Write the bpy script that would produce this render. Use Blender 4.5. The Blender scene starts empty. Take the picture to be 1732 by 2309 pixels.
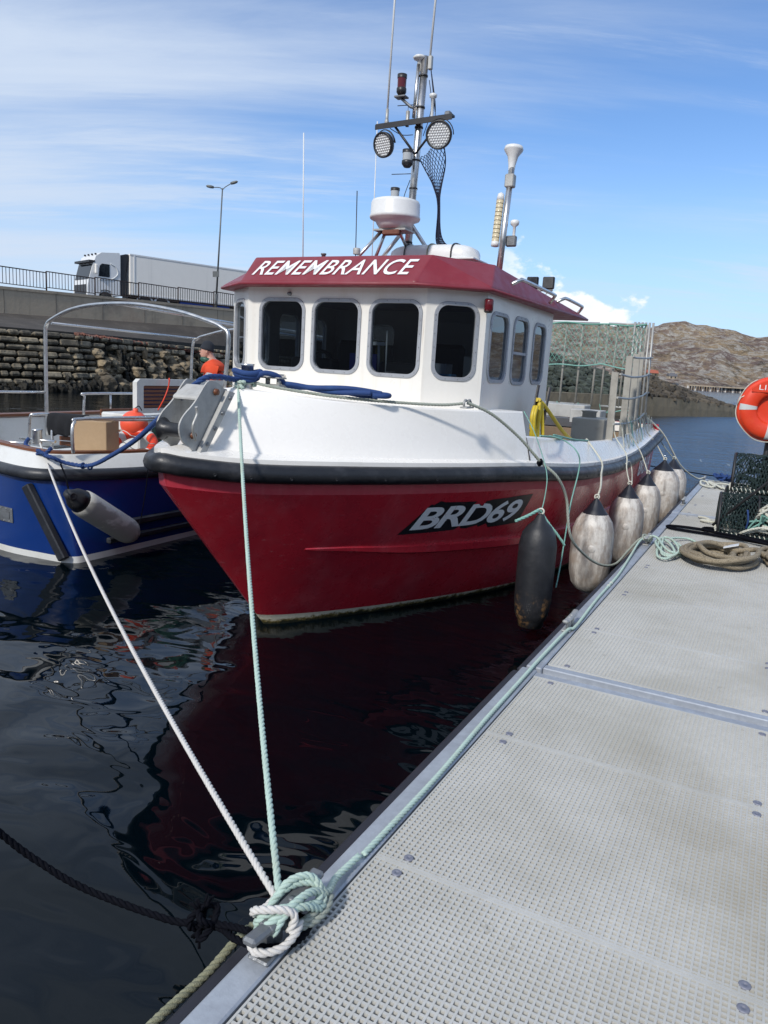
import bpy, bmesh, math, random
from mathutils import Vector, Matrix, noise
from mathutils.geometry import tessellate_polygon
PI = math.pi
R = math.radians
C = bpy.context.scene.collection
random.seed(7)

# ------------------------------------------------------------------ camera
cam = bpy.data.cameras.new('camera'); co = bpy.data.objects.new('camera', cam); C.objects.link(co)
cam.sensor_fit = 'VERTICAL'; cam.sensor_height = 24; cam.lens = 24 * 1713 / 2309
cam.clip_start = 0.05; cam.clip_end = 8000
co.matrix_world = Matrix.Translation((0, 0, 2.1)) @ Matrix.Rotation(PI/2 - R(10.68), 4, 'X') @ Matrix.Rotation(R(3.43), 4, 'Z')
bpy.context.scene.camera = co
# ------------------------------------------------------------------ sky and sun
SUN_AZ, SUN_EL = R(211), R(38)
sd = Vector((math.sin(SUN_AZ)*math.cos(SUN_EL), math.cos(SUN_AZ)*math.cos(SUN_EL), math.sin(SUN_EL)))
sl = bpy.data.lights.new('sun', 'SUN'); sl.energy = 2.35; sl.angle = R(5); sl.color = (1, .955, .89)
so = bpy.data.objects.new('sun', sl); C.objects.link(so); so.rotation_euler = sd.to_track_quat('Z', 'Y').to_euler()
W = bpy.data.worlds.new('World'); bpy.context.scene.world = W; W.use_nodes = True

class NT:
    """tiny node helper"""
    def __init__(s, tree): s.t = tree; s.n = tree.nodes; s.l = tree.links
    def add(s, typ, **k):
        nd = s.n.new(typ)
        for a, b in k.items(): setattr(nd, a, b)
        return nd
    def put(s, sock, v):
        if isinstance(v, bpy.types.NodeSocket): s.l.new(v, sock)
        else: sock.default_value = v
    def math(s, op, a, b=0.0, c=0.0, clamp=False):
        nd = s.add('ShaderNodeMath', operation=op, use_clamp=clamp)
        for i, v in enumerate((a, b, c)): s.put(nd.inputs[i], v)
        return nd.outputs[0]
    def vmath(s, op, a, b=(0, 0, 0)):
        nd = s.add('ShaderNodeVectorMath', operation=op); s.put(nd.inputs[0], a); s.put(nd.inputs[1], b)
        return nd.outputs[0]
    def ramp(s, v, lo, hi, a=0.0, b=1.0, smooth=True):
        nd = s.add('ShaderNodeMapRange', interpolation_type='SMOOTHSTEP' if smooth else 'LINEAR')
        for i, x in enumerate((v, lo, hi, a, b)): s.put(nd.inputs[i], x)
        return nd.outputs[0]
    def mix(s, f, a, b, typ='MIX'):
        nd = s.add('ShaderNodeMix', data_type='RGBA', blend_type=typ)
        s.put(nd.inputs[0], f); s.put(nd.inputs[6], a if not isinstance(a, tuple) else (*a[:3], 1)); s.put(nd.inputs[7], b if not isinstance(b, tuple) else (*b[:3], 1))
        return nd.outputs[2]
    def noise(s, vec, scale, detail=4, rough=.55, out=0, dist=0.0):
        nd = s.add('ShaderNodeTexNoise'); s.put(nd.inputs['Vector'], vec); nd.inputs['Scale'].default_value = scale
        nd.inputs['Detail'].default_value = detail; nd.inputs['Roughness'].default_value = rough; nd.inputs['Distortion'].default_value = dist
        return nd.outputs[out]
    def mapping(s, vec, sc=(1, 1, 1), rot=(0, 0, 0), loc=(0, 0, 0)):
        nd = s.add('ShaderNodeMapping'); s.put(nd.inputs[0], vec); nd.inputs['Scale'].default_value = sc
        nd.inputs['Rotation'].default_value = rot; nd.inputs['Location'].default_value = loc
        return nd.outputs[0]
    def sep(s, v):
        nd = s.add('ShaderNodeSeparateXYZ'); s.put(nd.inputs[0], v); return nd.outputs
    def comb(s, x, y, z):
        nd = s.add('ShaderNodeCombineXYZ')
        for i, v in enumerate((x, y, z)): s.put(nd.inputs[i], v)
        return nd.outputs[0]

w = NT(W.node_tree); bg = W.node_tree.nodes['Background']
sky = w.add('ShaderNodeTexSky', sky_type='NISHITA'); sky.sun_disc = False
sky.sun_elevation = SUN_EL; sky.sun_rotation = SUN_AZ; sky.air_density = 1.0; sky.dust_density = .35; sky.ozone_density = 2.2
tc = w.add('ShaderNodeTexCoord').outputs['Generated']
d = w.sep(tc); el = w.math('MAXIMUM', d[2], 0.0)
den = w.math('ADD', el, .16)
pv = w.comb(w.math('DIVIDE', d[0], den), w.math('DIVIDE', d[1], den), 0.0)
warp = w.vmath('ADD', pv, w.vmath('SCALE', w.noise(pv, .9, 3, out=1), (0, 0, 0)))
c1 = w.noise(w.mapping(pv, (.28, 1.5, 1), (0, 0, R(-38)), (3.1, .4, 0)), 1.0, 9, .62, dist=.5)
c2 = w.noise(w.mapping(pv, (.30, .42, 1), (0, 0, R(20)), (1.7, 5.2, 0)), 1.0, 4, .5)
side = w.ramp(w.math('DIVIDE', d[0], w.math('MAXIMUM', d[1], .05)), -.55, .60, 0.24, -.06, False)
c4 = w.noise(w.mapping(pv, (.55, 3.4, 1), (0, 0, R(-32)), (9.1, 2.4, 0)), 1.0, 9, .68, dist=.35)
ci0 = w.math('MULTIPLY', w.ramp(w.math('ADD', c4, w.math('MULTIPLY', w.math('SUBTRACT', c2, .5), .7)), .42, .64), .62)
ci1 = w.math('MULTIPLY', w.ramp(w.math('ADD', c1, w.math('ADD', w.math('MULTIPLY', w.math('SUBTRACT', c2, .5), .9), side)), .32, .88), .88)
ci = w.math('SUBTRACT', 1.0, w.math('MULTIPLY', w.math('SUBTRACT', 1.0, ci0), w.math('SUBTRACT', 1.0, ci1)))
az = w.math('DIVIDE', d[0], w.math('MAXIMUM', d[1], .05))
c3 = w.noise(w.mapping(tc, (1, 1, 1.5), (0, 0, 0), (.33, .2, .11)), 15.0, 9, .60)
topel = w.ramp(az, .16, .44, .133, .045, False)
cu = w.ramp(w.math('ADD', w.math('SUBTRACT', topel, d[2]), w.math('MULTIPLY', w.math('SUBTRACT', c3, .5), .22)), .0, .022)
cu = w.math('MULTIPLY', cu, w.math('MULTIPLY', w.ramp(az, .08, .19), w.ramp(az, .62, .34)))
shade = w.math('MULTIPLY', w.ramp(w.math('SUBTRACT', topel, d[2]), .0, .08, 1.0, .62), w.ramp(w.noise(w.mapping(tc, (1, 1, 1.6), (0, 0, 0), (.31, .2, .13)), 17.0, 8, .6), .3, .6, .72, 1.0))
hz = w.ramp(d[2], 0.0, .30, .75, 0.0)
tint = w.mix(1.0, sky.outputs[0], (.64, .80, 1.0), 'MULTIPLY')
col = w.mix(hz, tint, (3.3, 4.6, 6.3))
col = w.mix(ci, col, (4.1, 4.75, 5.75))
cuc = w.mix(shade, (4.3, 4.9, 5.8), (6.6, 6.8, 7.1))
col = w.mix(cu, col, cuc)
w.put(bg.inputs[0], col); bg.inputs[1].default_value = .1185
vs = bpy.context.scene.view_settings; vs.view_transform = 'Standard'; vs.look = 'None'; vs.exposure = 0.44; vs.gamma = 1

# ------------------------------------------------------------------ frames
# local frame: x = across the pontoon (to the right), y = along it (away), z up; boat frame: s aft of the stem foot, t to port
CA, SA = math.cos(R(27)), math.sin(R(27))
def Lw(p): return Vector((p[0]*CA + p[1]*SA, -p[0]*SA + p[1]*CA, p[2]))
def Wl(X, Y, Z=0): return Vector((X*CA - Y*SA, X*SA + Y*CA, Z))
def B(s, t, z): return Vector((t - 3.5, s + 4.87, z))
ROOTS = {}
def setp(o, label=None, cat=None, group=None, kind=None):
    for k, v in (('label', label), ('category', cat), ('group', group), ('kind', kind)):
        if v: o[k] = v
    return o
def thing(name, label, cat, org=(0, 0, 0), group=None):
    o = bpy.data.objects.new(name, None); o.empty_display_size = .1; C.objects.link(o)
    o.location = Lw(org); o.rotation_euler = (0, 0, R(-27)); ROOTS[o.name] = Vector(org)
    return setp(o, label, cat, group)
def root_org(o):
    while o.parent: o = o.parent
    return ROOTS[o.name]

class MB:
    def __init__(s): s.v = []; s.f = []; s.sm = []; s.mi = []; s.tone = []; s.cur = 0; s.tn = .5
    def addf(s, idx, smooth=False): s.f.append(tuple(idx)); s.sm.append(smooth); s.mi.append(s.cur); s.tone.append(s.tn)
    def face(s, pts, smooth=False):
        n = len(s.v); s.v += [Vector(p) for p in pts]; s.addf(range(n, n+len(pts)), smooth)
    def box(s, c, h, ex=(1, 0, 0), ey=(0, 1, 0), ez=(0, 0, 1), bev=0.0):
        c = Vector(c); ex = Vector(ex).normalized(); ey = Vector(ey).normalized(); ez = Vector(ez).normalized(); n = len(s.v)
        if not bev:
            for k in (-1, 1):
                for j in (-1, 1):
                    for i in (-1, 1): s.v.append(c + ex*h[0]*i + ey*h[1]*j + ez*h[2]*k)
            for q in ((0, 2, 3, 1), (4, 5, 7, 6), (0, 1, 5, 4), (2, 6, 7, 3), (0, 4, 6, 2), (1, 3, 7, 5)): s.addf([n+a for a in q])
            return
        b = min(bev, min(h)*.95); A_ = {}
        for k in (-1, 1):
            for j in (-1, 1):
                for i in (-1, 1):
                    for ax in range(3):
                        hh = [h[0]-b, h[1]-b, h[2]-b]; hh[ax] = h[ax]
                        A_[(i, j, k, ax)] = len(s.v); s.v.append(c + ex*hh[0]*i + ey*hh[1]*j + ez*hh[2]*k)
        for sg in (-1, 1):
            q = [A_[(sg, -1, -1, 0)], A_[(sg, 1, -1, 0)], A_[(sg, 1, 1, 0)], A_[(sg, -1, 1, 0)]]; s.addf(q if sg > 0 else q[::-1])
            q = [A_[(-1, sg, -1, 1)], A_[(-1, sg, 1, 1)], A_[(1, sg, 1, 1)], A_[(1, sg, -1, 1)]]; s.addf(q if sg > 0 else q[::-1])
            q = [A_[(-1, -1, sg, 2)], A_[(1, -1, sg, 2)], A_[(1, 1, sg, 2)], A_[(-1, 1, sg, 2)]]; s.addf(q if sg > 0 else q[::-1])
        for a in (-1, 1):
            for b_ in (-1, 1):
                s.addf([A_[(a, b_, -1, 0)], A_[(a, b_, 1, 0)], A_[(a, b_, 1, 1)], A_[(a, b_, -1, 1)]])
                s.addf([A_[(a, -1, b_, 0)], A_[(a, 1, b_, 0)], A_[(a, 1, b_, 2)], A_[(a, -1, b_, 2)]])
                s.addf([A_[(-1, a, b_, 1)], A_[(1, a, b_, 1)], A_[(1, a, b_, 2)], A_[(-1, a, b_, 2)]])
        for i in (-1, 1):
            for j in (-1, 1):
                for k in (-1, 1): s.addf([A_[(i, j, k, 0)], A_[(i, j, k, 1)], A_[(i, j, k, 2)]])
    def grid(s, rows, smooth=True, closed=False, flip=False):
        n = len(s.v); m = len(rows[0])
        for r in rows: s.v += [Vector(p) for p in r]
        for i in range(len(rows)-1):
            for j in range(m if closed else m-1):
                k = (j+1) % m; q = [n+i*m+j, n+i*m+k, n+(i+1)*m+k, n+(i+1)*m+j]
                s.addf(q[::-1] if flip else q, smooth)
    def tube(s, pts, r, n=8, closed=False, caps=True, smooth=True, flat=1.0):
        pts = [Vector(p) for p in pts]; m = len(pts)
        rs = r if isinstance(r, (list, tuple)) else [r]*m
        T = []
        for i in range(m):
            a = pts[(i-1) % m] if (closed or i > 0) else pts[0]; b = pts[(i+1) % m] if (closed or i < m-1) else pts[-1]
            t = (b-a); T.append(t.normalized() if t.length > 1e-9 else Vector((0, 0, 1)))
        up = Vector((0, 0, 1)) if abs(T[0].z) < .9 else Vector((1, 0, 0))
        nrm = (up - T[0]*up.dot(T[0])).normalized(); rows = []
        for i in range(m):
            nrm = (nrm - T[i]*nrm.dot(T[i])); nrm = nrm.normalized() if nrm.length > 1e-6 else T[i].orthogonal().normalized()
            bi = T[i].cross(nrm)
            rows.append([pts[i] + (nrm*math.cos(2*PI*k/n)*flat + bi*math.sin(2*PI*k/n))*rs[i] for k in range(n)])
        if closed: rows.append(rows[0])
        b0 = len(s.v); s.grid(rows, smooth, True)
        if caps and not closed:
            s.addf([b0+k for k in range(n)][::-1]); s.addf([b0+(m-1)*n+k for k in range(n)])
    def lathe(s, prof, base, ax=(0, 0, 1), n=24, smooth=True, sx=1.0):
        ax = Vector(ax).normalized(); e = Vector((1, 0, 0)) if abs(ax.x) < .8 else Vector((0, 1, 0))
        e1 = (e - ax*e.dot(ax)).normalized(); e2 = ax.cross(e1); base = Vector(base)
        rows = [[base + ax*h + (e1*math.cos(2*PI*k/n)*sx + e2*math.sin(2*PI*k/n))*max(r_, 1e-4) for k in range(n)] for r_, h in prof]
        s.grid(rows, smooth, True)
    def poly(s, outer, holes, fn, flip=False):
        loops = [[Vector((p[0], p[1], 0)) for p in outer]] + [[Vector((p[0], p[1], 0)) for p in h] for h in holes]
        tris = tessellate_polygon(loops); flat = [p for l in loops for p in l]; n = len(s.v)
        s.v += [Vector(fn(p.x, p.y)) for p in flat]
        for t in tris:
            a, b, c = (flat[i] for i in t); up = (b-a).cross(c-a).z > 0
            t = t if up != flip else t[::-1]; s.addf([n+i for i in t])
    def prism(s, outer, holes, fn, th, flip=False):
        """fn(x,y,d): point at depth d; front at 0, back at th"""
        s.poly(outer, holes, lambda x, y: fn(x, y, 0), flip); s.poly(outer, holes, lambda x, y: fn(x, y, th), not flip)
        for lp in [outer]+list(holes):
            m = len(lp); s.grid([[fn(*lp[i % m], 0) for i in range(m+1)], [fn(*lp[i % m], th) for i in range(m+1)]], False)
    def rock(s, c, rad, seed, sub=2, amp=.25, fq=1.3):
        bm = bmesh.new(); bmesh.ops.create_icosphere(bm, subdivisions=sub, radius=1); n = len(s.v); o = Vector((seed*7.3, seed*1.7, seed*3.1))
        for v in bm.verts:
            p = v.co; k = 1 + amp*noise.noise(p*fq+o)*1.6 + amp*.35*noise.noise(p*fq*3+o)
            p = Vector([max(-.8, min(.8, q)) for q in p])
            s.v.append(Vector(c) + Vector((p.x*rad[0], p.y*rad[1], p.z*rad[2]))*k)
        for f in bm.faces: s.addf([n+v.index for v in f.verts], False)
        bm.free()
    def build(s, name, mats, parent=None, label=None, cat=None, group=None, kind=None, org=None, fix=False):
        me = bpy.data.meshes.new(name); o = Vector(org) if org is not None else (root_org(parent) if parent else Vector((0, 0, 0)))
        me.from_pydata([tuple(p-o) for p in s.v], [], s.f); me.polygons.foreach_set('use_smooth', s.sm)
        mats = mats if isinstance(mats, (list, tuple)) else [mats]
        for m_ in mats: me.materials.append(M[m_] if isinstance(m_, str) else m_)
        if len(mats) > 1: me.polygons.foreach_set('material_index', s.mi)
        if len(set(s.tone)) > 1:
            at = me.attributes.new('tone', 'FLOAT', 'FACE'); at.data.foreach_set('value', s.tone)
        if fix:
            bm = bmesh.new(); bm.from_mesh(me); bmesh.ops.remove_doubles(bm, verts=bm.verts, dist=1e-5); bmesh.ops.recalc_face_normals(bm, faces=bm.faces); bm.to_mesh(me); bm.free()
        me.update(); ob = bpy.data.objects.new(name, me); C.objects.link(ob)
        if parent: ob.parent = parent
        else: ob.location = Lw(o); ob.rotation_euler = (0, 0, R(-27)); ROOTS[ob.name] = o
        return setp(ob, label, cat, group, kind)

def cr(pts, per=8, closed=False):
    """Catmull-Rom resampling"""
    P = [Vector(p) for p in pts]; n = len(P); out = []
    for i in range(n if closed else n-1):
        g = (lambda k: P[k % n]) if closed else (lambda k: P[max(0, min(n-1, k))])
        a, b, c, d_ = g(i-1), g(i), g(i+1), g(i+2)
        for j in range(per):
            t = j/per; out.append(.5*((2*b) + (c-a)*t + (2*a-5*b+4*c-d_)*t*t + (3*b-a-3*c+d_)*t**3))
    if not closed: out.append(P[-1])
    return out
def resamp(pts, step):
    out = [pts[0]]; acc = 0
    for a, b in zip(pts, pts[1:]):
        L = (b-a).length
        if L < 1e-9: continue
        k = step-acc
        while k <= L: out.append(a+(b-a)*(k/L)); k += step
        acc = (L-(k-step))
    if (out[-1]-pts[-1]).length > step*.3: out.append(pts[-1])
    return out
def sag(a, b, dz, n=40):
    a, b = Vector(a), Vector(b); return [a.lerp(b, i/n) - Vector((0, 0, dz*4*(i/n)*(1-i/n))) for i in range(n+1)]
def twist(mb, pts, r, pitch=None, n=6, strands=3):
    """laid rope: strands wound round the path"""
    pitch = pitch or r*6.5; pts = resamp([Vector(p) for p in pts], pitch/7); m = len(pts)
    if m < 3: return
    T = [(pts[min(m-1, i+1)]-pts[max(0, i-1)]).normalized() for i in range(m)]
    nr = T[0].orthogonal().normalized(); fr = []
    for i in range(m):
        nr = (nr-T[i]*nr.dot(T[i])).normalized(); fr.append((nr.copy(), T[i].cross(nr)))
    for k in range(strands):
        mb.tube([pts[i]+(fr[i][0]*math.cos(2*PI*(i/7+k/strands))+fr[i][1]*math.sin(2*PI*(i/7+k/strands)))*r*.5 for i in range(m)], r*.56, n)
def interp(tab):
    def f(x):
        if x <= tab[0][0]: return tab[0][1]
        for i in range(len(tab)-1):
            x0, y0 = tab[i]; x1, y1 = tab[i+1]
            if x <= x1:
                xm, ym = tab[max(0, i-1)]; xp, yp = tab[min(len(tab)-1, i+2)]; h = x1-x0; t = (x-x0)/h
                m0 = (y1-ym)/max(1e-6, x1-xm)*h; m1 = (yp-y0)/max(1e-6, xp-x0)*h
                return (2*t**3-3*t*t+1)*y0+(t**3-2*t*t+t)*m0+(-2*t**3+3*t*t)*y1+(t**3-t*t)*m1
        return tab[-1][1]
    return f
def rrect(cx, cy, w_, h_, r, n=6):
    o = []
    for qx, qy, a0 in ((1, 1, 0), (-1, 1, 90), (-1, -1, 180), (1, -1, 270)):
        for i in range(n+1):
            a = R(a0+90*i/n); o.append((cx+qx*(w_/2-r)+math.cos(a)*r, cy+qy*(h_/2-r)+math.sin(a)*r))
    return o
def copy_tree(o, off, parent=None, **k):
    c = o.copy(); C.objects.link(c)
    if parent: c.parent = parent
    else:
        c.location = o.location + Vector(off); 
        for a, b in k.items(): c[a] = b
    for ch in [x for x in bpy.data.objects if x.parent == o and x != c]: copy_tree(ch, off, c)
    return c

# ------------------------------------------------------------------ materials
M = {}
def mat(name, col, rough=.5, metal=0.0, dirt=None, dscale=3.0, damt=(.45, .75), bump=0.0, bscale=60.0, var=.06, coat=0.0, streak=None, tone=None, extra=None, spec=.5):
    m_ = bpy.data.materials.new(name); m_.use_nodes = True; n = NT(m_.node_tree); p = n.n['Principled BSDF']
    tc_ = n.add('ShaderNodeTexCoord').outputs['Object']
    c = n.mix(n.noise(tc_, 2.3, 5), tuple(x*(1-var) for x in col), tuple(min(1, x*(1+var)) for x in col))
    if var: c = n.mix(n.ramp(n.noise(tc_, 38, 3), .3, .7, 0, .5), c, n.mix(1.0, c, tuple([1-var*1.2]*3), 'MULTIPLY'))
    if tone:
        at = n.add('ShaderNodeAttribute', attribute_name='tone'); c = n.mix(at.outputs['Fac'], n.mix(1.0, c, tuple(tone[0]), 'MULTIPLY'), n.mix(1.0, c, tuple(tone[1]), 'MULTIPLY'))
    if dirt: c = n.mix(n.ramp(n.noise(tc_, dscale, 8, .65), damt[0], damt[1], 0, .8), c, dirt)
    if streak:
        scol, ssc, amt = streak; c = n.mix(n.ramp(n.noise(n.mapping(tc_, (ssc, ssc, ssc*.06)), 1.0, 6, .6), .52, .8, 0, amt), c, scol)
    if extra: c = extra(n, tc_, c)
    n.put(p.inputs['Base Color'], c); p.inputs['Metallic'].default_value = metal
    n.put(p.inputs['Roughness'], n.ramp(n.noise(tc_, 9, 5), .3, .7, max(.02, rough-.07), min(1, rough+.07)))
    p.inputs['Coat Weight'].default_value = coat; p.inputs['Coat Roughness'].default_value = .12; p.inputs['Specular IOR Level'].default_value = spec
    if bump:
        b = n.add('ShaderNodeBump'); b.inputs['Strength'].default_value = 1; b.inputs['Distance'].default_value = bump
        n.put(b.inputs['Height'], n.noise(tc_, bscale, 6, .6)); n.put(p.inputs['Normal'], b.outputs[0])
    M[name] = m_; return m_
def scratch(n, tc_, c, col=(.55, .25, .25), amt=.5):
    v = n.noise(n.mapping(tc_, (1.2, 1.2, 30), (R(8), R(5), 0)), 2.0, 5, .7)
    return n.mix(n.math('MULTIPLY', n.ramp(v, .69, .73, 0, amt), n.ramp(n.noise(tc_, 1.7, 3), .5, .65)), c, col)
def redx(n, tc_, c):
    c = scratch(n, tc_, c, amt=.75)
    c = n.mix(n.math('MULTIPLY', n.ramp(n.noise(n.mapping(tc_, (3, 3, 14), (R(-6), R(4), 0)), 3.0, 7, .75), .63, .67, 0, .6), n.ramp(n.noise(tc_, .9, 3), .44, .58)), c, (.52, .20, .20))
    c = n.mix(n.ramp(n.noise(n.mapping(tc_, (1, 1, .5)), 2.6, 8, .72), .46, .72, 0, .40), c, (.47, .09, .105))
    z = n.sep(tc_)[2]; k = n.math('ADD', z, n.math('MULTIPLY', n.math('SUBTRACT', n.noise(tc_, 6, 6, .7), .5), .02))
    return c
mat('red_hull', (.47, .019, .034), .3, coat=.25, extra=redx, var=.1, streak=((.36, .06, .075), 9, .28), dirt=(.29, .016, .03), dscale=1.3)
mat('red_band', (.42, .03, .05), .42, var=.08, streak=((.55, .16, .16), 14, .3))
mat('red_roof', (.21, .018, .03), .45, dirt=(.23, .05, .068), dscale=2.2, damt=(.4, .75), var=.1)
def rustx(n, tc_, c):
    s = n.noise(n.mapping(tc_, (26, 26, 1.1)), 1.0, 5, .6); g = n.noise(tc_, 1.1, 3)
    c = n.mix(n.math('MULTIPLY', n.ramp(s, .60, .78, 0, .45), n.ramp(g, .50, .64)), c, (.42, .30, .17))
    return n.mix(n.ramp(n.noise(tc_, 30, 4, .8), .70, .76, 0, .35), c, (.35, .31, .25))
def decx(n, tc_, c): return n.mix(n.ramp(n.noise(tc_, 22, 8, .8), .60, .66, 0, .8), c, (.30, .05, .06))
def grx(n, tc_, c):
    c = n.mix(n.ramp(n.noise(tc_, .75, 7, .7), .52, .70, 0, .55), c, (.33, .31, .26))
    c = n.mix(n.ramp(n.noise(tc_, 7, 6, .75), .64, .70, 0, .5), c, (.25, .235, .20))
    return n.mix(n.ramp(n.noise(n.mapping(tc_, (1, 1, 1), (0, 0, 0), (5, 2, 1)), 4.2, 4, .6), .735, .745, 0, .8), c, (.68, .67, .62))
def boot(n, tc_, c):
    z = n.sep(tc_)[2]; v = n.math('ADD', z, n.math('MULTIPLY', n.math('SUBTRACT', n.noise(tc_, 16, 9, .8), .5), .17))
    c = n.mix(n.ramp(v, .062, .034), c, (.15, .11, .025)); return n.mix(n.ramp(v, .040, .016), c, (.012, .014, .006))
mat('boot_top', (.62, .58, .45), .6, extra=boot, bump=.004, bscale=50)
mat('gelcoat', (.86, .83, .775), .3, dirt=(.60, .57, .48), dscale=1.6, damt=(.55, .85), var=.03, coat=.15, extra=rustx)
mat('house_white', (.77, .745, .69), .34, streak=((.50, .42, .27), 7, .25), var=.03, extra=rustx)
mat('rubber', (.012, .013, .016), .42, bump=.003, bscale=25, dirt=(.05, .05, .055), dscale=5)
mat('rubber_blue', (.02, .022, .028), .45, bump=.003, bscale=18, dirt=(.05, .055, .06), dscale=4)
mat('galv', (.42, .45, .49), .5, metal=.25, dirt=(.29, .31, .345), dscale=9, damt=(.35, .7), bump=.001, bscale=90, var=.15)
mat('alu', (.42, .42, .40), .5, metal=.45, dirt=(.33, .32, .30), dscale=6, bump=.001, var=.08)
mat('cast_grey', (.20, .21, .22), .45, metal=.5, dirt=(.12, .12, .12), dscale=14, bump=.002, bscale=70)
mat('steel', (.66, .65, .63), .33, metal=1.0, var=.08, dirt=(.40, .36, .31), dscale=12, damt=(.5, .8))
mat('frame_grey', (.36, .375, .40), .5, metal=.35, var=.05, dirt=(.26, .26, .27), dscale=7)
mat('plate_weather', (.47, .465, .44), .6, metal=.2, dirt=(.31, .305, .29), dscale=7, damt=(.4, .75), bump=.002, streak=((.2, .14, .09), 12, .3))
mat('slat_grey', (.33, .315, .275), .6, dirt=(.20, .19, .165), dscale=6, bump=.001)
mat('black_plastic', (.02, .02, .022), .45, var=.02)
mat('lens_white', (.75, .76, .76), .2, bump=.003, bscale=140)
mat('white_plastic', (.72, .73, .72), .35, dirt=(.55, .55, .52), dscale=3, damt=(.5, .9))
mat('letter_white', (.78, .78, .78), .45, var=.02)
mat('decal_black', (.012, .013, .016), .4, var=.02, extra=decx)
mat('decal_white', (.78, .78, .78), .45, var=.04, extra=decx)
mat('rope_green', (.44, .57, .50), .75, dirt=(.42, .47, .38), dscale=6, bump=.002, bscale=300)
mat('rope_cream', (.60, .60, .52), .8, dirt=(.42, .40, .32), dscale=7, bump=.002, bscale=300)
mat('rope_white', (.62, .60, .565), .75, dirt=(.55, .52, .48), dscale=7, bump=.002, bscale=300)
mat('rope_greygreen', (.33, .36, .31), .85, dirt=(.22, .23, .17), dscale=9, bump=.003, bscale=260)
mat('rope_olive', (.27, .27, .18), .9, dirt=(.14, .15, .09), dscale=12, bump=.004, bscale=200)
mat('rope_black', (.0045, .005, .008), .75, bump=.002, bscale=220, spec=.06)
mat('rope_blue', (.012, .045, .17), .75, bump=.003, bscale=260, dirt=(.03, .08, .22), dscale=9)
mat('rope_turq', (.22, .43, .37), .8, bump=.003, bscale=260)
def braid(n, tc_, c):
    v = n.add('ShaderNodeTexVoronoi', feature='DISTANCE_TO_EDGE'); n.put(v.inputs['Vector'], tc_); v.inputs['Scale'].default_value = 75
    return n.mix(n.ramp(v.outputs['Distance'], .0, .12), (.09, .07, .045), c)
mat('rope_tan', (.33, .275, .19), .9, extra=braid, bump=.004, bscale=160, dirt=(.20, .17, .12), dscale=10)
mat('hose_yellow', (.62, .46, .03), .45, dirt=(.45, .34, .05), dscale=10)
mat('net_green', (.14, .34, .27), .8); mat('net_dark', (.012, .03, .03), .8); mat('net_blue', (.012, .016, .04), .8)
mat('wood_dark', (.16, .055, .022), .45, streak=((.06, .02, .01), 22, .5), bump=.001)
mat('wood_board', (.22, .15, .09), .7, streak=((.09, .05, .03), 20, .6), bump=.002)
mat('blue_hull', (.003, .028, .16), .2, coat=.3, var=.08)
mat('blue_white', (.66, .66, .63), .35, dirt=(.5, .48, .42), dscale=2.5)
mat('blue_panel', (.01, .02, .16), .4)
mat('cardboard', (.38, .26, .15), .8, var=.08, dirt=(.30, .20, .11), dscale=3)
mat('orange_buoy', (.85, .10, .045), .45, dirt=(.75, .20, .12), dscale=6, damt=(.5, .8))
mat('orange_ring', (.70, .048, .014), .42, dirt=(.70, .09, .03), dscale=5)
mat('orange_cloth', (.70, .07, .02), .85); mat('cloth_black', (.008, .009, .012), .95, bump=.004, bscale=60); mat('reflect', (.55, .56, .55), .5)
mat('skin', (.52, .28, .21), .5); mat('hat', (.018, .022, .03), .95, bump=.003, bscale=150); mat('navy', (.012, .016, .028), .9)
mat('crate_green', (.02, .09, .06), .5)
def fdirt(n, tc_, c):
    c = n.mix(n.ramp(n.noise(n.mapping(tc_, (7, 7, 1.6)), 1.0, 8, .72), .38, .60, 0, .85), c, (.19, .165, .15))
    return n.mix(n.ramp(n.noise(tc_, 5.5, 6, .65), .46, .64, 0, .65), c, (.33, .26, .20))
mat('fender_white', (.64, .61, .56), .5, extra=fdirt, bump=.002, bscale=30)
def fdirt2(n, tc_, c): return n.mix(n.ramp(n.noise(n.mapping(tc_, (2.6, 2.6, 5)), 1.0, 6, .6), .46, .56, 0, .6), c, (.22, .21, .18))
mat('fender_cream', (.70, .68, .60), .5, extra=fdirt2, bump=.001, bscale=30)
def fb(n, tc_, c):
    z = n.sep(tc_)[2]; return n.mix(n.math('MULTIPLY', n.ramp(n.noise(tc_, 9, 7, .7), .50, .66, 0, .8), n.ramp(z, -.58, -.78)), c, (.26, .14, .05))
mat('fender_black', (.014, .015, .018), .5, extra=fb, dirt=(.035, .035, .04), dscale=6, bump=.002, bscale=30)
mat('fender_cap', (.012, .014, .022), .45, var=.02)
mat('grating', (.51, .505, .475), .75, dirt=(.39, .38, .34), dscale=1.4, damt=(.36, .70), var=.12, bump=.0008, bscale=250, extra=grx)
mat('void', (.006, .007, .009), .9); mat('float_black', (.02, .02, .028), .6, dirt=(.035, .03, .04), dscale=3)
mat('screw', (.22, .225, .27), .6, metal=.35)
mat('concrete', (.45, .365, .265), .9, streak=((.12, .10, .08), 2.2, .5), dirt=(.16, .14, .115), dscale=.35, damt=(.45, .75), bump=.02, bscale=4, extra=lambda n, t, c: n.mix(n.ramp(n.noise(t, .16, 5), .6, .7, 0, .35), c, (.30, .15, .10)))
mat('ledge', (.06, .052, .045), .95, dirt=(.11, .095, .08), dscale=.6, bump=.05, bscale=1.5)
mat('stone', (.33, .295, .23), .92, dirt=(.05, .044, .035), dscale=1.9, damt=(.38, .60), bump=.03, bscale=9, tone=((.38, .37, .35), (1.35, 1.25, 1.08)))
mat('rock', (.27, .22, .15), .92, dirt=(.05, .04, .028), dscale=1.6, damt=(.42, .62), bump=.05, bscale=5, tone=((.45, .45, .45), (1.35, 1.3, 1.2)))
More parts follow.
